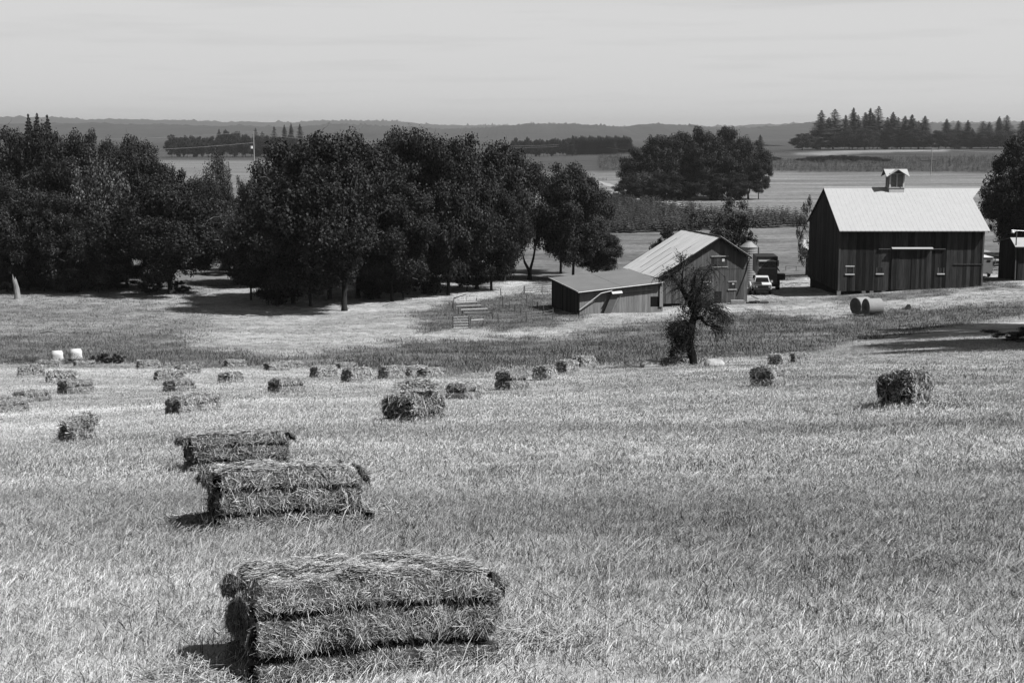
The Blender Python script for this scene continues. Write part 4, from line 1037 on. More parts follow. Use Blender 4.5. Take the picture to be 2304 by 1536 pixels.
# roof panels
npan = 11
for i in range(npan):
    a = Lr*i/npan + .01; b = Lr*(i+1)/npan - .01; dz = .012*(i % 2)
    MB().prism([(0,a,ridge_z+dz),(0,b,ridge_z+dz),(sL,b,zL+dz),(sL,a,zL+dz)], (0,0,.035)).build('roof_panel', M['roof2'], sb)
    MB().prism([(0,a,ridge_z+dz),(sR,a,zR+dz),(sR,b,zR+dz),(0,b,ridge_z+dz)], (0,0,.035)).build('roof_panel', M['roof2'], sb)
for i, (f0, f1) in enumerate([(.45,1),(.3,.95),(.5,1),(.4,.9),(.2,.7),(.55,.95)]):
    yy = Lr*(2*i+1)/npan - .02
    s0 = sL*f0; s1 = sL*f1
    MB().prism([(s0,yy,ridge_z-kL*-s0+.05),(s1,yy,ridge_z-kL*-s1+.05),(s1,yy+.05,ridge_z-kL*-s1+.05),(s0,yy+.05,ridge_z-kL*-s0+.05)],(0,0,.02)).build('roof_seam', M['seam'], sb)
MB().prism([(sR,-.04,zR+.05),(0,-.04,ridge_z+.05),(sL,-.04,zL+.05),(sL,-.04,zL-.10),(0,-.04,ridge_z-.10),(sR,-.04,zR-.10)],(0,.05,0)).build('barge_board', M['wood'], sb)
MB().prism([(sR,-.06,zR+.055),(0,-.06,ridge_z+.055),(0,.0,ridge_z+.055),(sR,0,zR+.055)],(0,0,.03)).build('rake_trim', M['trim'], sb)
MB().tube([(-.05,-.03,ridge_z+.05),(0,Lr+.05,ridge_z+.05)], .07, 6).build('ridge_cap', M['seam'], sb)
pz1 = sZ(1687, 600)
MB().tube([(wR+.25,y_in-.15,gtop(wR)+.0),(wR+.05,y_in-.12,gtop(wR)-.4),(wR-.2,y_in-.10,gtop(wR)-1.5),(sX(1663,655),y_in-.10,sZ(1663,662))], .045, 6).build('drain_pipe', M['black'], sb)

# --- low shed
cS = hit(1303, 708); DS = cS.y
t2 = R(11.5); e2 = Vector((math.cos(t2), math.sin(t2), 0)); n2 = Vector((-math.sin(t2), math.cos(t2), 0))
ls = thing('shed', 'low pale board shed with a nearly flat grey roof left of the gabled barn', 'shed', cS, t2)
Ls = along(cS, n2, 1241, 640); Ws = along(cS, e2, 1489, 690)
def l_pt(s, t_): return Vector((cS.x + e2.x*s + n2.x*t_, cS.y + e2.y*s + n2.y*t_, 0))
def lz(px, py, s, t_): return float(G(py)) * l_pt(s, t_).y - cS.z
zFL = lz(1303,657,0,0); zFR = lz(1478,635,Ws,0); zBL = lz(1238,627,0,Ls); zBR = lz(1405,607,Ws,Ls)
print('low shed', DS, Ls, Ws, zFL, zFR, zBL, zBR)
zBL = max(zBL, zFL+.05); 
ztop = lambda s: zFL + (zFR-zFL)*s/Ws - .02
zbt = lambda s: float(h1(*(l_pt(s,0).xy))) - cS.z - .12
MB().poly([(.05,.06,-1),(Ws,.06,-1),(Ws,Ls,-1),(.05,Ls,-1),(.05,.06,zFL-.06),(Ws,.06,zFR-.06),(Ws,Ls,zBR-.06),(.05,Ls,zBL-.06)], [(0,3,2,1),(4,5,6,7),(0,1,5,4),(1,2,6,5),(2,3,7,6),(3,0,4,7)]).build('wall', M['inside'], ls)
def lX(px, py): return along(cS, e2, px, py)
def lZ(px, py): s = lX(px, py); return float(G(py))*l_pt(s, 0).y - cS.z
wh = (lX(1466,668), lX(1484,668), lZ(1475,690), lZ(1475,667))
planks(ls, 'x', 0, Ws+.1, .05, zbt, ztop, M['wood3'], .2, .3, holes=[wh], seed=41)
planks(ls, 'y', 0, Ls, .05, lambda a: -.4, lambda a: zFL + (zBL-zFL)*a/Ls - .03, M['wood'], .25, .35, seed=42)
MB().box(wh[0], wh[1], .04, .1, wh[2], wh[3]).build('window_opening', M['inside'], ls)
MB().poly([(-.25,-.35,zFL),(Ws*.5,-.35,(zFL+zFR)/2),(Ws*.5,Ls+.2,(zBL+zBR)/2),(-.25,Ls+.2,zBL),(-.25,-.35,zFL+.09),(Ws*.5,-.35,(zFL+zFR)/2+.09),(Ws*.5,Ls+.2,(zBL+zBR)/2+.09),(-.25,Ls+.2,zBL+.09)],[(0,3,2,1),(4,5,6,7),(0,1,5,4),(1,2,6,5),(2,3,7,6),(3,0,4,7)]).build('roof_panel', M['roof3'], ls)
MB().poly([(Ws*.5+.02,-.35,(zFL+zFR)/2+.01),(Ws+.1,-.35,zFR+.01),(Ws+.1,Ls+.2,zBR+.01),(Ws*.5+.02,Ls+.2,(zBL+zBR)/2+.01),(Ws*.5+.02,-.35,(zFL+zFR)/2+.10),(Ws+.1,-.35,zFR+.10),(Ws+.1,Ls+.2,zBR+.10),(Ws*.5+.02,Ls+.2,(zBL+zBR)/2+.10)],[(0,3,2,1),(4,5,6,7),(0,1,5,4),(1,2,6,5),(2,3,7,6),(3,0,4,7)]).build('roof_panel', M['roof3'], ls)
MB().tube([(-.2,-.40,zFL+.0),(Ws+.1,-.40,zFR+.02)], .06, 6).build('gutter', M['trim'], ls)
MB().tube([(-.25,-.3,zFL+.1),(-.25,Ls+.2,zBL+.1)], .045, 6).build('edge_trim', M['trim'], ls)
MB().tube([(.02,-.12,lZ(1305,697)),(lX(1350,660),-.35,lZ(1350,659)),(lX(1375,655),-.42,lZ(1375,653))], .055, 7).build('down_pipe', M['trim'], ls)
# slanted chute with little hood
a0, a1 = lX(1354,709), lX(1371,709); b0_, b1_ = lX(1374,662), lX(1390,662); zt_ = lZ(1380,660)
MB().prism([(a0,-.05,-.1),(a1,-.05,-.0),(b1_,-.05,zt_),(b0_,-.05,zt_)],(0,-.35,0)).build('chute', M['grey'], ls)
MB().prism([(lX(1374,656),-.65,lZ(1376,660)),(lX(1397,656),-.65,lZ(1394,658)),(lX(1397,656),0,lZ(1394,652)),(lX(1374,656),0,lZ(1374,654))],(0,0,.05)).build('chute_hood', M['trim'], ls)
MB().tube([(lX(1395,658),-.5,lZ(1395,660)),(lX(1378,700),-.2,lZ(1378,702))], .03, 5).build('brace', M['rail'], ls)
MB().tube([(lX(1398,657),-.1,lZ(1398,657)),(lX(1468,652),-.1,lZ(1468,652))], .05, 6).build('pipe', M['rail'], ls)
MB().box(lX(1484,650), lX(1491,650), -.1, .02, lZ(1487,690), lZ(1487,640)).build('corner_board', M['wood3'], ls)

# --- silo
p = hit(1684, 642); D = 168.0; x = float(A(1684,600))*D; z0 = h1(x, D)
si = thing('grain_bin', 'ribbed galvanised grain bin with a cone roof behind the gabled barn', 'silo', (x, D, z0))
r0 = 19*D/F; ht = float(G(556))*D - z0; hc = float(G(543))*D - z0
b = MB(); k = 0; zz = 0; pts = []; rd = []
while zz < ht: pts.append((0,0,zz)); rd.append(r0*(1 if k % 2 else .975)); zz += .14; k += 1
pts.append((0,0,ht)); rd.append(r0)
b.tube(pts, rd, 24).build('shell', M['galv'], si)
MB().tube([(0,0,ht),(0,0,ht+.05),(0,0,hc-.1),(0,0,hc)], [r0*1.05,r0*1.05,r0*.38,r0*.36], 20).build('roof', M['galv'], si)
MB().tube([(r0+.15,-.2,-.1),(r0+.15,-.2,ht),(r0*.4,0,hc)], .05, 6).build('ladder_rail', M['grey'], si)
MB().tube([(r0+.15,.15,-.1),(r0+.15,.15,ht)], .05, 6).build('ladder_rail', M['grey'], si)

# --- right edge shed
x0 = float(A(2290,580))*150; D = 150; z0 = h1(x0+3, D)
rs = thing('shed', 'dark shed with pale roof cut by the right edge of the photo', 'shed', (x0, D, z0))
zt = float(G(553))*D - z0; zr = float(G(536))*(D+3)-z0
MB().prism([(.1,.1,-.5),(.1,6,-.5),(.1,6,zt),(.1,3,zr-.1),(.1,.1,zt)],(8,0,0)).build('wall', M['inside'], rs)
planks(rs, 'x', 0, 8, .1, lambda a: -.4, lambda a: zt, M['wood'], seed=51); planks(rs, 'y', 0, 6, .1, lambda a: -.4, lambda a: zt+(zr-zt)*(1-abs(a-3)/3)-.1, M['wood'], seed=52)
MB().prism([(-.5,-.5,zt-.12),(9,-.5,zt-.12),(9,3,zr),(.15,3,zr)],(0,0,.08)).build('roof', M['roof'], rs)
MB().prism([(-.5,6.5,zt-.12),(9,6.5,zt-.12),(9,3,zr),(.15,3,zr)],(0,0,.08)).build('roof', M['roof'], rs)

# small white-roofed thing behind the left wall of the big barn
x = float(A(1815,575))*185; z0 = h1(x, 185)
wk = thing('lean_to', 'small white slanted roof half hidden behind the big barn left wall', 'lean-to', (x, 185, z0))
MB().prism([(-.5,0,float(G(562))*185-z0),(3,0,float(G(562))*185-z0),(3,2.2,float(G(548))*185-z0+.3),(.0,2.2,float(G(548))*185-z0+.3)],(0,0,.06)).build('roof', M['roof'], wk)
MB().box(.3,2.8,.3,2,-.1,float(G(562))*185-z0).build('wall', M['wood'], wk)

# ------------------------------------------------------------------ vehicles
def wheel(parent, x, y, r, wd):
    o = link('wheel', MB().tube([(x-wd/2,y,r),(x+wd/2,y,r)], r, 18).mesh('wheel', M['rubber']), parent)
    MB().tube([(x-wd/2-.012,y,r),(x+wd/2+.012,y,r)], r*.55, 12).build('rim', M['grey'], o)
# old pickup facing the camera
D = 149; x = float(A(1717,640))*D; z0 = h1(x, D)
pk = thing('pickup_truck', 'battered white pickup with a dark bonnet parked nose-out by the barn', 'pickup truck', (x, D, z0), R(-6))
b = MB(); b.prism([(-.92,0,.62),(.92,0,.62),(.92,0,1.05),(-.92,0,1.05)],(0,5.0,0)); b.build('body', M['white'], pk)
MB().prism([(-.9,-.02,1.06),(.9,-.02,1.06),(.9,1.25,1.18),(-.9,1.25,1.18)],(0,0,.05)).build('bonnet', M['white'], pk)
MB().prism([(-.88,-.03,1.115),(-.1,-.03,1.115),(-.1,1.2,1.235),(-.88,1.2,1.235)],(0,0,.03)).build('dark_bonnet_panel', M['black'], pk)
b = MB(); b.poly([(-.86,1.3,1.05),(.86,1.3,1.05),(.86,2.9,1.05),(-.86,2.9,1.05),(-.66,1.75,1.80),(.66,1.75,1.80),(.66,2.8,1.80),(-.66,2.8,1.80)],[(0,3,2,1),(4,5,6,7),(0,1,5,4),(1,2,6,5),(2,3,7,6),(3,0,4,7)]); cb_ = b.build('cab', M['white'], pk)
MB().prism([(-.74,1.30,1.14),(.74,1.30,1.14),(.60,1.66,1.70),(-.60,1.66,1.70)],(0,-.03,.0)).build('windscreen', M['glass'], cb_)
for s in (-1,1): MB().prism([(s*.875,1.6,1.15),(s*.875,2.7,1.15),(s*.71,2.65,1.7),(s*.71,1.85,1.7)],(s*.02,0,0)).build('side_window', M['glass'], cb_)
MB().box(-.8,.8,-.05,0.02,.70,1.0).build('grille', M['black'], pk)
for s in (-1,1): MB().tube([(s*.66,-.08,.88),(s*.66,0,.88)], .11, 12).build('headlight', M['metal'], pk)
MB().box(-.95,.95,-.2,-.06,.48,.64).build('bumper', M['black'], pk)
MB().box(-.8,.8,3.0,4.95,1.05,1.25).build('load_bed', M['grey'], pk)
for s in (-1,1):
    for y in (.75, 3.9): wheel(pk, s*.78, y, .38, .24)
    MB().box(s*1.0-.12,s*1.0+.12,1.45,1.5,1.2,1.42).build('mirror', M['white'], pk)
# big dump truck behind
D = 157; x = float(A(1728,640))*D; z0 = h1(x, D)
dt = thing('dump_truck', 'big dark dump truck with a wide windscreen behind the white pickup', 'truck', (x, D, z0), R(-4))
zz = lambda py: float(G(py))*D - z0
b = MB().box(-1.2,1.0,0,2.0,zz(640),zz(600)); b.build('cab_base', M['grey'], dt)
cbb = MB().poly([(-1.15,.1,zz(603)),(.85,.1,zz(603)),(.85,1.9,zz(603)),(-1.15,1.9,zz(603)),(-1.0,.3,zz(587)),(.75,.3,zz(587)),(.75,1.9,zz(587)),(-1.0,1.9,zz(587))],[(0,3,2,1),(4,5,6,7),(0,1,5,4),(1,2,6,5),(2,3,7,6),(3,0,4,7)]).build('cab', M['grey'], dt)
MB().prism([(-1.0,.08,zz(601)),(.72,.08,zz(601)),(.65,.24,zz(590)),(-.92,.24,zz(590))],(0,-.03,0)).build('windscreen', M['glass'], cbb)
MB().box(-1.05,.85,.05,.3,zz(588.5),zz(586.5)).build('sun_visor', M['white'], cbb)
MB().box(-1.0,.8,-.02,.05,zz(604.5),zz(602)).build('trim_band', M['rail'], cbb)
MB().prism([(-1.1,2.1,zz(620)),(1.25,2.1,zz(620)),(1.25,2.1,zz(581)),(-1.1,2.1,zz(581))],(0,4.5,0)).build('tipper_body', M['black'], dt)
MB().prism([(1.02,.2,zz(603)),(1.3,.2,zz(612)),(1.3,2.0,zz(612)),(1.02,2.0,zz(600))],(0,0,.08)).build('mudguard', M['rail'], dt)
MB().box(1.0,1.9,.3,1.4,zz(630),zz(617)).build('fuel_tank', M['black'], dt)
MB().tube([(1.12,.4,zz(600)),(1.12,.4,zz(586))], .06, 8).build('exhaust_stack', M['rail'], dt)
for s in (-1.0,1.15):
    for y in (.9, 4.6): wheel(dt, s, y, .62, .38)
MB().box(-1.3,1.2,-.25,0,.45,.75).build('bumper', M['black'], dt)
# trailer right of the barn
D = 158; x = float(A(2221,600))*D; z0 = h1(x, D)
tl = thing('livestock_trailer', 'plain grey box trailer standing at the right corner of the white-roofed barn', 'trailer', (x, D, z0))
zz = lambda py: float(G(py))*D - z0
wt = 13*D/F
MB().poly([(-wt,0,zz(616)),(wt,0,zz(616)),(wt,4,zz(616)),(-wt,4,zz(616)),(-wt,0,zz(580)),(wt*.9,0,zz(580)),(wt*.9,4,zz(580)),(-wt,4,zz(580))],[(0,3,2,1),(4,5,6,7),(0,1,5,4),(1,2,6,5),(2,3,7,6),(3,0,4,7)]).build('body', M['galv'], tl)
MB().box(-.05,wt*.55,-.03,0,zz(589),zz(584.5)).build('window', M['black'], tl)
MB().box(-wt-.03,wt+.03,-.05,4.05,zz(580),zz(578.5)).build('roof_edge', M['trim'], tl)
wheel(tl, wt-.15, .8, .33, .2); wheel(tl, -wt+.15, .8, .33, .2)
MB().tube([(0,-.9,.45),(0,0,.5)], .05, 6).build('tow_bar', M['black'], tl)

# white upright cylinder by the small barn, logs, block
p = hit(1687, 662); D = p.y; 
wc = thing('gas_cylinder', 'tall white cylinder standing at the right corner of the gabled barn', 'gas cylinder', (p.x, p.y, p.z))
hh = float(G(634))*D - p.z
MB().tube([(0,0,.35),(0,0,.5),(0,0,hh-.3),(0,0,hh-.08),(0,0,hh)], [.12,.16,.16,.11,.04], 12).build('body', M['white'], wc)
MB().box(-.16,.16,-.16,.16,-.1,.36).build('stand', M['black'], wc)
p = hit(1658, 685); o = MB().prism([(-.65,-.3,-.1),(.7,-.35,-.1),(.62,.4,-.1),(-.6,.35,-.1)],(.03,.02,.52)).build('concrete_block', M['stone'], loc=p); tag(o, 'pale concrete block lying before the right end of the gabled barn', 'concrete block')
p = hit(1700, 684); lg = thing('timber_pile', 'pile of dark timbers and logs beside the pale concrete block', 'timber pile', p)
for i, (a, b_, r_) in enumerate([((-.2,0,.12),(1.3,.3,.12),.13),((-.3,-.2,.1),(1.2,-.1,.1),.11),((-.6,.1,.15),(.1,-.25,.2),.16),((0,.2,.35),(.5,.0,.30),.1),((-.9,0,.08),(-.4,.3,.1),.12)]):
    MB().tube([a,b_], r_, 7).build('log', M['bark'] if i != 3 else M['rail'], lg)
p = hit(1700, 673); o = MB().tube([(-.4,.2,.35),(.45,-.1,.0)], .09, 7).build('loose_beam', M['rail'], loc=p); tag(o, 'short pale beam leaning behind the timber pile', 'beam')

# round bales
def rbale(px, py, yaw, rad, L, label):
    p = hit(px, py); t = thing('round_bale', label, 'round bale', (p.x, p.y + rad, p.z - .04), R(yaw), 'round bales on the yard slope')
    b = MB(); n = 28; pts = []; rd = []
    for i, (f, q) in enumerate([(-.5,.93),(-.48,.99),(-.3,1),(0,.995),(.3,1),(.48,.99),(.5,.93)]): pts.append((f*L,0,rad)); rd.append(rad*q)
    b.tube(pts, rd, n).build('roll', M['wrap'], t, smooth=False)
    for s in (-1,1):
        e = MB()
        for k in range(5): e.tube([(s*(L*.5-.02),0,rad),(s*(L*.5+.015+.01*(k%2)),0,rad)], rad*(.9-.18*k), 24)
        e.build('end_face', M['balend'], t)
rbale(1942, 708, 28, .69, 1.25, 'left round bale with its dark end showing')
rbale(1968, 711, 14, .67, 1.25, 'right round bale overlapping the left one, smooth and pale')
p = hit(2042, 696); o = MB().poly([(-.35,0,0),(.3,.05,0),(.35,.3,0),(-.3,.3,0),(-.15,.1,.22),(.0,.12,.42),(.25,.12,.40),(.2,.2,.3)],[(0,1,6,5),(0,5,4),(1,2,6),(2,3,7,6),(3,0,4),(4,5,7,3),(5,6,7)]).build('tree_stump', M['bark'], loc=p); tag(o, 'small dark jagged stump right of the round bales', 'stump')

# ------------------------------------------------------------------ fences, gates, poles
def z8(x_, y_): return 900 + x_/5.486, 600 + y_/5.486
def post_at(parent, org, x_, y0_, y1_, r_=.055, m=None):
    px, pb = z8(x_, y1_); _, pt = z8(x_, y0_); p = hit(px, pb); h_ = (float(G(pt)) - float(G(pb))) * p.y
    q = Vector((p.x, p.y, h1(p.x, p.y))) - org
    MB().tube([q + Vector((0,0,-.15)), q + Vector((random.uniform(-.03,.03),0,h_*.5)), q + Vector((random.uniform(-.04,.04),0,h_))], [r_*1.1, r_, r_*.9], 6).build('post', m or M['post'], parent)
    return q, h_
org = hit(1040, 735)
pn = thing('livestock_pen', 'old livestock pen of pale horizontal rails on thin posts beside the steel gate', 'fence', org)
pd = [post_at(pn, org, *a) for a in [(945,385,500),(1003,450,560),(1075,490,570),(1142,530,650),(645,420,520),(662,400,545),(683,460,560),(730,500,605),(785,540,612),(720,500,590),(770,540,600),(825,585,625),(870,615,770),(1025,610,740)]]
for (xa, ya, xb, yb, ba, bb) in [(685,445,945,432,560,500),(695,490,1003,478,570,560),(745,532,1075,518,605,575),(795,577,1142,567,640,650),(872,662,1025,652,770,740)]:
    A1, A2 = z8(xa, ya), z8(xb, yb); Da = hit(*z8(xa, ba)).y; Db_ = hit(*z8(xb, bb)).y
    MB().tube([P(*A1, Da) - org, P(*A2, Db_) - org], .075, 6).build('rail', M['rail'], pn)
# five-bar gate
ga = hit(*z8(655, 762)); gb = hit(*z8(848, 757)); gt = thing('field_gate', 'closed five-bar steel gate at the corner of the livestock pen', 'gate', ga)
d = gb - ga; H5 = (float(G(z8(0,617)[1])) - float(G(z8(0,762)[1]))) * ga.y
for i in range(5):
    f = [.05,.27,.5,.74,.97][i]; MB().tube([Vector((0,0,H5*f)), d + Vector((0,0,H5*f))], .045, 6).build('bar', M['rail'] if i else M['metal'], gt)
for f in (0, 1): MB().tube([d*f + Vector((0,0,0)), d*f + Vector((0,0,H5*1.05))], .05, 6).build('upright', M['post'], gt)
MB().tube([d*.2 + Vector((0,0,H5*.96)), d*.55 + Vector((0,0,H5*.5))], .03, 6).build('brace', M['metal'], gt)
# wire fence
org = hit(*z8(1560, 680)); wf = thing('wire_fence', 'sagging wire fence on thin wooden posts around the weedy pen', 'fence', org)
runs = [[(1245,265,355),(1268,360,505),(1350,420,520),(1422,465,540),(1490,510,600),(1560,550,680)], [(1142,530,650),(1212,580,690),(1560,550,680),(1888,512,655)], [(1568,335,470),(1633,395,505),(1697,430,500),(1770,475,570),(1888,512,655)]]
seen = {}
for run in runs:
    pr = []
    for a in run:
        if a not in seen: seen[a] = post_at(wf, org, *a)
        pr.append(seen[a])
    for (q1, h1_), (q2, h2_) in zip(pr, pr[1:]):
        for f in (.35, .6, .85): MB().tube([q1 + Vector((0,0,h1_*f)), (q1+q2)/2 + Vector((0,0,(h1_+h2_)/2*f-.04)), q2 + Vector((0,0,h2_*f))], .010, 4).build('wire', M['wire'], wf)
# long tubular gate behind
ga = hit(*z8(1530, 338)); gb = hit(*z8(1875, 325)); gt = thing('field_gate', 'long tubular gate with diagonal braces left of the low shed', 'gate', ga); d = gb - ga; d.z = gb.z - ga.z
H5 = (float(G(z8(0,243)[1])) - float(G(z8(0,338)[1]))) * ga.y
for f in (.12,.42,.70,.97): MB().tube([Vector((0,0,H5*f)), d + Vector((0,0,H5*f+.1))], .032, 6).build('bar', M['post'], gt)
for f in (0,.02,.65,1): MB().tube([d*f, d*f + Vector((0,0,H5*1.08))], .05, 6).build('upright', M['post'], gt)
for a, b_ in ((.17,.38),(.38,.58),(.9,.70)): MB().tube([d*a + Vector((0,0,.05)), d*b_ + Vector((0,0,H5))], .035, 6).build('brace', M['rail'], gt)
# leaning poles beside the pen
p = hit(*z8(665, 400)); q = hit(*z8(815, 420)); o_ = thing('leaning_poles', 'two bare poles leaning together above the livestock pen', 'poles', p)
MB().tube([(0,0,.1), (q-p) + Vector((0,0,.7))], [.06,.04], 6).build('pole', M['rail'], o_); MB().tube([(q-p) + Vector((.05,0,0)), (q-p) + Vector((0,0,.75))], .04, 6).build('pole', M['rail'], o_)
# fallen branches in the left pasture
for (xa, ya, xb, yb, lab) in [(540,716,582,713,'pale fallen branch lying in the long grass left of the oaks'),(765,690,785,697,'pale fallen stick at the foot of the leaning oak'),(862,690,892,683,'straight fallen pole at the edge of the oak shadow'),(90,752,140,754,'thin pale stick in the left pasture'),(462,722,498,721,'thin fallen branch near the dark grass')]:
    p, q = hit(xa, ya), hit(xb, yb); o = MB().tube([(0,0,.12), (q-p)*.45 + Vector((0,.05,.26)), (q-p) + Vector((0,0,.12))], [.05,.07,.035], 6).build('fallen_branch', M['palebark'], loc=p); tag(o, lab, 'branch')
# rail fence pile by the right pole
p = hit(2262, 607); rf = thing('rail_fence', 'low rough rail fence beside the yard lamp', 'fence', p)
for k, (dx, dz, sx) in enumerate([(-1.4,.25,1),(-1.4,.6,1),(-.6,.95,1),(-1.5,.05,1)]): MB().tube([(dx,0,dz),(dx+3.4,.6,dz+.35)], .06, 6).build('rail', M['rail'] if k != 1 else M['post'], rf)
for x_ in (-1.2,.4,1.9): MB().tube([(x_,.1,-.1),(x_,.2,1.3)], .06, 6).build('post', M['post'], rf)
# white rails far behind the yard
p = hit(1768, 608); q = hit(1815, 609); o_ = thing('rail_fence', 'thin white rail low in the pasture left of the big barn', 'fence', p); MB().tube([(0,0,.6),(q-p)+Vector((0,0,.6))], .06, 6).build('rail', M['trim'], o_)
for f in (0,.5,1): MB().tube([(q-p)*f, (q-p)*f+Vector((0,0,.6))], .05, 6).build('post', M['post'], o_)

def upole(px, pb, pt, D, label, arm=True, name='utility_pole', r_=.16):
    x = float(A(px, pb))*D; z = h1(x, D); top = float(G(pt))*D - z
    t = thing(name, label, 'utility pole', (x, D, z)); MB().tube([(0,0,-.3),(0,0,top)], [r_, r_*.7], 8).build('pole', M['rail'], t)
    if arm:
        MB().box(-1.2,1.2,-.08,.08,top-1.0,top-.82).build('crossarm', M['rail'], t)
    return t, Vector((x, D, z + top))
t1, w1 = upole(572, 361, 296, 780, 'tall utility pole with a transformer left of the big oaks', r_=.3)
MB().tube([(-1.3,-.3,(w1.z-t1.location.z)-9.2),(-1.3,-.3,(w1.z-t1.location.z)-7.8)], .75, 12).build('transformer', M['trim'], t1)
MB().box(-.9,.0,-.1,.1,(w1.z-t1.location.z)-9.0,(w1.z-t1.location.z)-8.8).build('bracket', M['rail'], t1)
t2_, w2 = upole(1318, 352, 322, 1250, 'far utility pole in front of the plantation', r_=.35)
t3, w3 = upole(1412, 437, 355, 440, 'bare pole by the track in front of the grove', arm=False)
t4, w4 = upole(2095, 388, 335, 640, 'pale pole in the far dark field above the barn cupola', arm=False, r_=.2)
def wires(a, b, n, sag, label, offs):
    t = thing('power_line', label, 'power line', a)
    for o_ in offs:
        pts = [a.lerp(b, i/n) - a + Vector((0, 0, o_ - sag*4*(i/n)*(1-i/n))) for i in range(n+1)]
        MB().tube(pts, .07, 4).build('wire', M['wire'], t)
wires(w1, w2, 20, 5, 'power line running from the tall pole to the plantation pole', (0, -1.4))
wl = Vector((float(A(-200,300))*700, 700, w1.z)); wires(wl, w1, 16, 4, 'power line running off the left side from the tall pole', (0, -6.0))
w5 = Vector((float(A(2500,340))*700, 700, w4.z)); wires(w4, w5, 12, 2, 'thin wire leaving the pale pole to the right', (0,))
wires(w2, w4, 20, 6, 'thin wire between the plantation pole and the pale pole', (-1,))

# yard lamp
D = 150; x = float(A(2284,608))*D; z = h1(x, D); zt = float(G(519))*D - z
lp = thing('yard_lamp', 'tall thin yard lamp pole with a hooded lamp before the right shed', 'lamp post', (x, D, z))
MB().tube([(0,0,-.1),(-.05,0,zt)], [.09,.06], 7).build('pole', M['post'], lp)
MB().tube([(-.05,0,zt-.1),(-.45,0,zt-.05)], .03, 6).build('arm', M['metal'], lp)
MB().tube([(-.45,0,zt-.02),(-.45,0,zt-.18),(-.45,0,zt-.28)], [.08,.2,.14], 12).build('lamp_head', M['white'], lp)
MB().tube([(-.6,0,zt+.05),(1.6,.3,zt-.1)], .03, 5).build('crossbar', M['metal'], lp)

# rock pile by the track
pp = hit(1395, 446); rp = thing('rock_pile', 'heap of pale rocks beside the track at the grove', 'rock pile', pp)
r = random.Random(5); rk = []
for k in range(4):
    b = MB(); V = []
    for i in range(5):
        for j in range(7):
            th = math.pi*(i+.5)/5; ph = 2*math.pi*j/7; s = r.uniform(.8, 1.15); V.append((math.sin(th)*math.cos(ph)*s, math.sin(th)*math.sin(ph)*s, math.cos(th)*.7*s))
    b.v = V; b.f = [(i*7+j, (i+1)*7+j, (i+1)*7+(j+1)%7, i*7+(j+1)%7) for i in range(4) for j in range(7)] + [tuple(range(7)), tuple(range(28,35))[::-1]]; rk.append(b.mesh('rock', M['stone']))
for k in range(46):
    f = r.random(); q = hit(1366 + f*72, 437 + f*16 + r.uniform(-5,5)); s = r.uniform(.5, 1.5)
    link('rock', rk[k % 4], rp, loc=q - pp + Vector((0,0,s*.3)), rot=(r.random(),r.random(),r.random()*6), scale=(s,s,s))
# small dark brick hut by the track
pp = hit(1329, 418); o_ = thing('hut', 'tiny dark hut half behind foliage at the start of the track', 'hut', pp)
MB().box(-1.6,1.6,0,3,-.1,2.2).build('wall', M['grey'], o_); MB().prism([(-1.9,-.2,2.2),(1.9,-.2,2.2),(1.9,3.2,2.9),(-1.9,3.2,2.9)],(0,0,.12)).build('roof', M['black'], o_)
pp = hit(1347, 407); o_ = thing('rail_fence', 'short wire gate on posts beside the far track', 'fence', pp)
for x_ in (0,1.8,3.3): MB().tube([(x_,0,-.1),(x_,0,1.4)], .07, 6).build('post', M['post'], o_)
for z_ in (.5,.9): MB().tube([(0,0,z_),(3.3,0,z_)], .04, 5).build('rail', M['post'], o_)

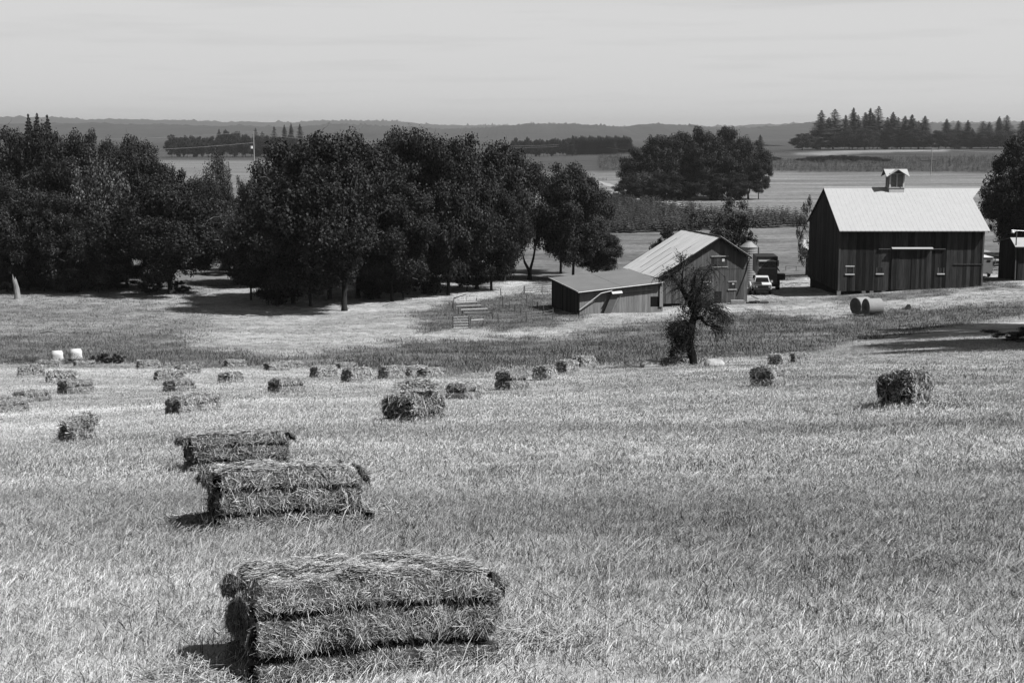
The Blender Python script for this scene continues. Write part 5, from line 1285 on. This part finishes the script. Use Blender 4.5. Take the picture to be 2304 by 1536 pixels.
# ------------------------------------------------------------------ old apple tree
def apple():
    p = hit(1556, 822); D = p.y; u = D / F
    t = thing('apple_tree', 'gnarled half-dead apple tree with drooping twigs at the field edge', 'tree', p)
    def Q(px, py, dy=0.0): return Vector(((px-1556)*u, dy, (822-py)*u))
    r = random.Random(9); b = MB()
    b.tube([Q(1558,832),Q(1557,800),Q(1550,770),Q(1553,745),Q(1558,715),Q(1563,690)], [.21,.16,.14,.135,.12,.09], 10)
    b.tube([Q(1563,700),Q(1545,672),Q(1530,645),Q(1515,625),Q(1500,612)], [.12,.09,.075,.055,.03], 8)
    b.tube([Q(1560,700),Q(1556,665),Q(1556,635),Q(1562,610)], [.12,.1,.07,.03], 8)
    b.tube([Q(1562,705),Q(1578,680),Q(1590,690),Q(1605,700)], [.09,.07,.05,.02], 7)
    b.tube([Q(1560,715),Q(1575,712),Q(1588,728),Q(1602,732)], [.09,.07,.045,.02], 7)
    b.tube([Q(1556,730,-.2),Q(1540,722,-.3),Q(1525,735,-.4),Q(1512,760,-.5)], [.08,.06,.04,.02], 7)
    b.tube([Q(1530,645),Q(1532,610),Q(1535,592)], [.05,.03,.015], 6)
    b.tube([Q(1563,690),Q(1572,650),Q(1580,620),Q(1592,600)], [.08,.05,.03,.01], 6)
    b.build('trunk', M['darkbark'], t, True)
    # twigs
    tw = MB(); ends = []
    def twig(s, dr, ln, rad, droop, depth):
        pts = [s]; d = dr.normalized(); n = 5
        for i in range(n):
            d = (d + Vector((r.uniform(-.3,.3), r.uniform(-.3,.3), r.uniform(-.2,.2) - droop))).normalized(); pts.append(pts[-1] + d*ln/n)
        tw.tube(pts, [rad*(1-.8*i/n) for i in range(n+1)], 4, cap=False); ends.extend(pts[2:])
        if depth:
            for _ in range(3): twig(pts[r.randint(1, n-1)], d + Vector((r.uniform(-1,1), r.uniform(-1,1), r.uniform(-.5,.8))), ln*.55, rad*.55, droop*1.2, depth-1)
    src = [(Q(1500,612),20,.5,.25,(-.4,0,.1)),(Q(1515,625),8,.5,.2,(-.3,0,.5)),(Q(1535,592),14,.42,.0,(0,0,1)),(Q(1562,610),16,.5,.15,(.2,0,.4)),(Q(1592,600),12,.5,.3,(.4,0,.4)),
           (Q(1605,700),22,.75,.35,(1,0,.5)),(Q(1590,690),16,.7,.3,(.7,0,.7)),(Q(1602,732),14,.6,.3,(.6,0,.1)),(Q(1578,680),20,.6,.25,(.4,0,.6)),(Q(1556,665),22,.6,.25,(0,-.2,.3)),
           (Q(1540,722,-.2),18,.6,.35,(-.5,-.3,.3)),(Q(1575,650),16,.5,.2,(.3,0,.5)),(Q(1530,645),10,.4,.2,(-.2,0,.3))]
    for s, n, ln, dr, d in src:
        for _ in range(int(n*1.5)): twig(s + Vector((r.uniform(-.1,.1), r.uniform(-.2,.2), r.uniform(-.1,.1))), Vector(d) + Vector((r.uniform(-.8,.8), r.uniform(-.8,.8), r.uniform(-.4,.4))), ln*r.uniform(.7,1.4), .013, dr, 1)
    o = tw.build('twigs', M['bark'], t); o['kind'] = 'stuff'
    # leaves: dense drooping mass low left, sparse on twigs
    g = np.random.default_rng(4); C = []
    for (px, py, sx, sz, n) in [(1530,748,24,26,3000),(1515,740,18,16,1200),(1528,775,18,16,1300),(1512,795,8,12,380),(1545,760,16,24,1200),(1550,700,26,18,1100),(1560,665,20,22,700),(1575,690,24,16,700),(1510,608,20,12,380),(1530,628,22,12,260),(1580,625,24,14,450),(1600,720,20,16,260),(1625,718,20,20,220),(1558,640,16,20,500),(1590,705,20,16,380)]:
        n = int(n * (1.1 if py > 730 else 1.0)); q = g.normal(size=(n,3)) * np.array([sx*u*.55, .30, sz*u*.55]) + np.array(Q(px, py)); C.append(q)
    e = np.array([list(v) for v in ends]); e = e[g.random(len(e)) < .22]; C.append(e + g.normal(size=e.shape)*.03)
    C = np.vstack(C); nn = g.normal(size=C.shape); nn /= np.linalg.norm(nn, axis=1)[:,None]
    V, Fq = leafquads(C, nn, .026, g, .55)
    link('crown', mesh_np('crown', V, Fq, M['leaf'], np.repeat(g.uniform(.5,1.9,len(C)),4)), t)
apple()

# tree outside the frame at right that throws the streaked shade on the pale slope
for px, D, top, wp, v, lab in [(2600,56,20,320,0,'dense oak outside the right edge between the nearest two'),(2610,73,-20,350,1,'dense oak outside the right edge between the farthest two'),(2565,52,60,300,1,'nearest of the oaks standing outside the right edge'),(2585,60,-20,330,2,'second of the oaks outside the right edge'),(2595,69,-10,350,0,'third of the oaks outside the right edge'),(2570,80,60,310,3,'farthest of the oaks outside the right edge')]:
    tree(px, D, top, wp, v, lab)
tree(2330, 60, 735, 150, 5, 'shaded scrub beside the right edge of the field', 'shrub', 'shrub')

# ------------------------------------------------------------------ haze
hz = bpy.data.materials.new('haze'); hz.use_nodes = True; tt = hz.node_tree; tt.nodes.clear()
vo = tt.nodes.new('ShaderNodeVolumePrincipled'); oo = tt.nodes.new('ShaderNodeOutputMaterial')
vo.inputs['Color'].default_value = (.95,.95,.95,1); vo.inputs['Density'].default_value = 7.8e-5; vo.inputs['Anisotropy'].default_value = .2
tt.links.new(vo.outputs[0], oo.inputs['Volume'])
hb = MB().box(-14500, 14500, -14500, 15500, -26, 140).build('haze', hz); tag(hb, 'pale summer haze over the valley', kind='stuff')
print('objects', len(bpy.data.objects), 'tris', sum(len(m.loops) - 2*len(m.polygons) for m in bpy.data.meshes))
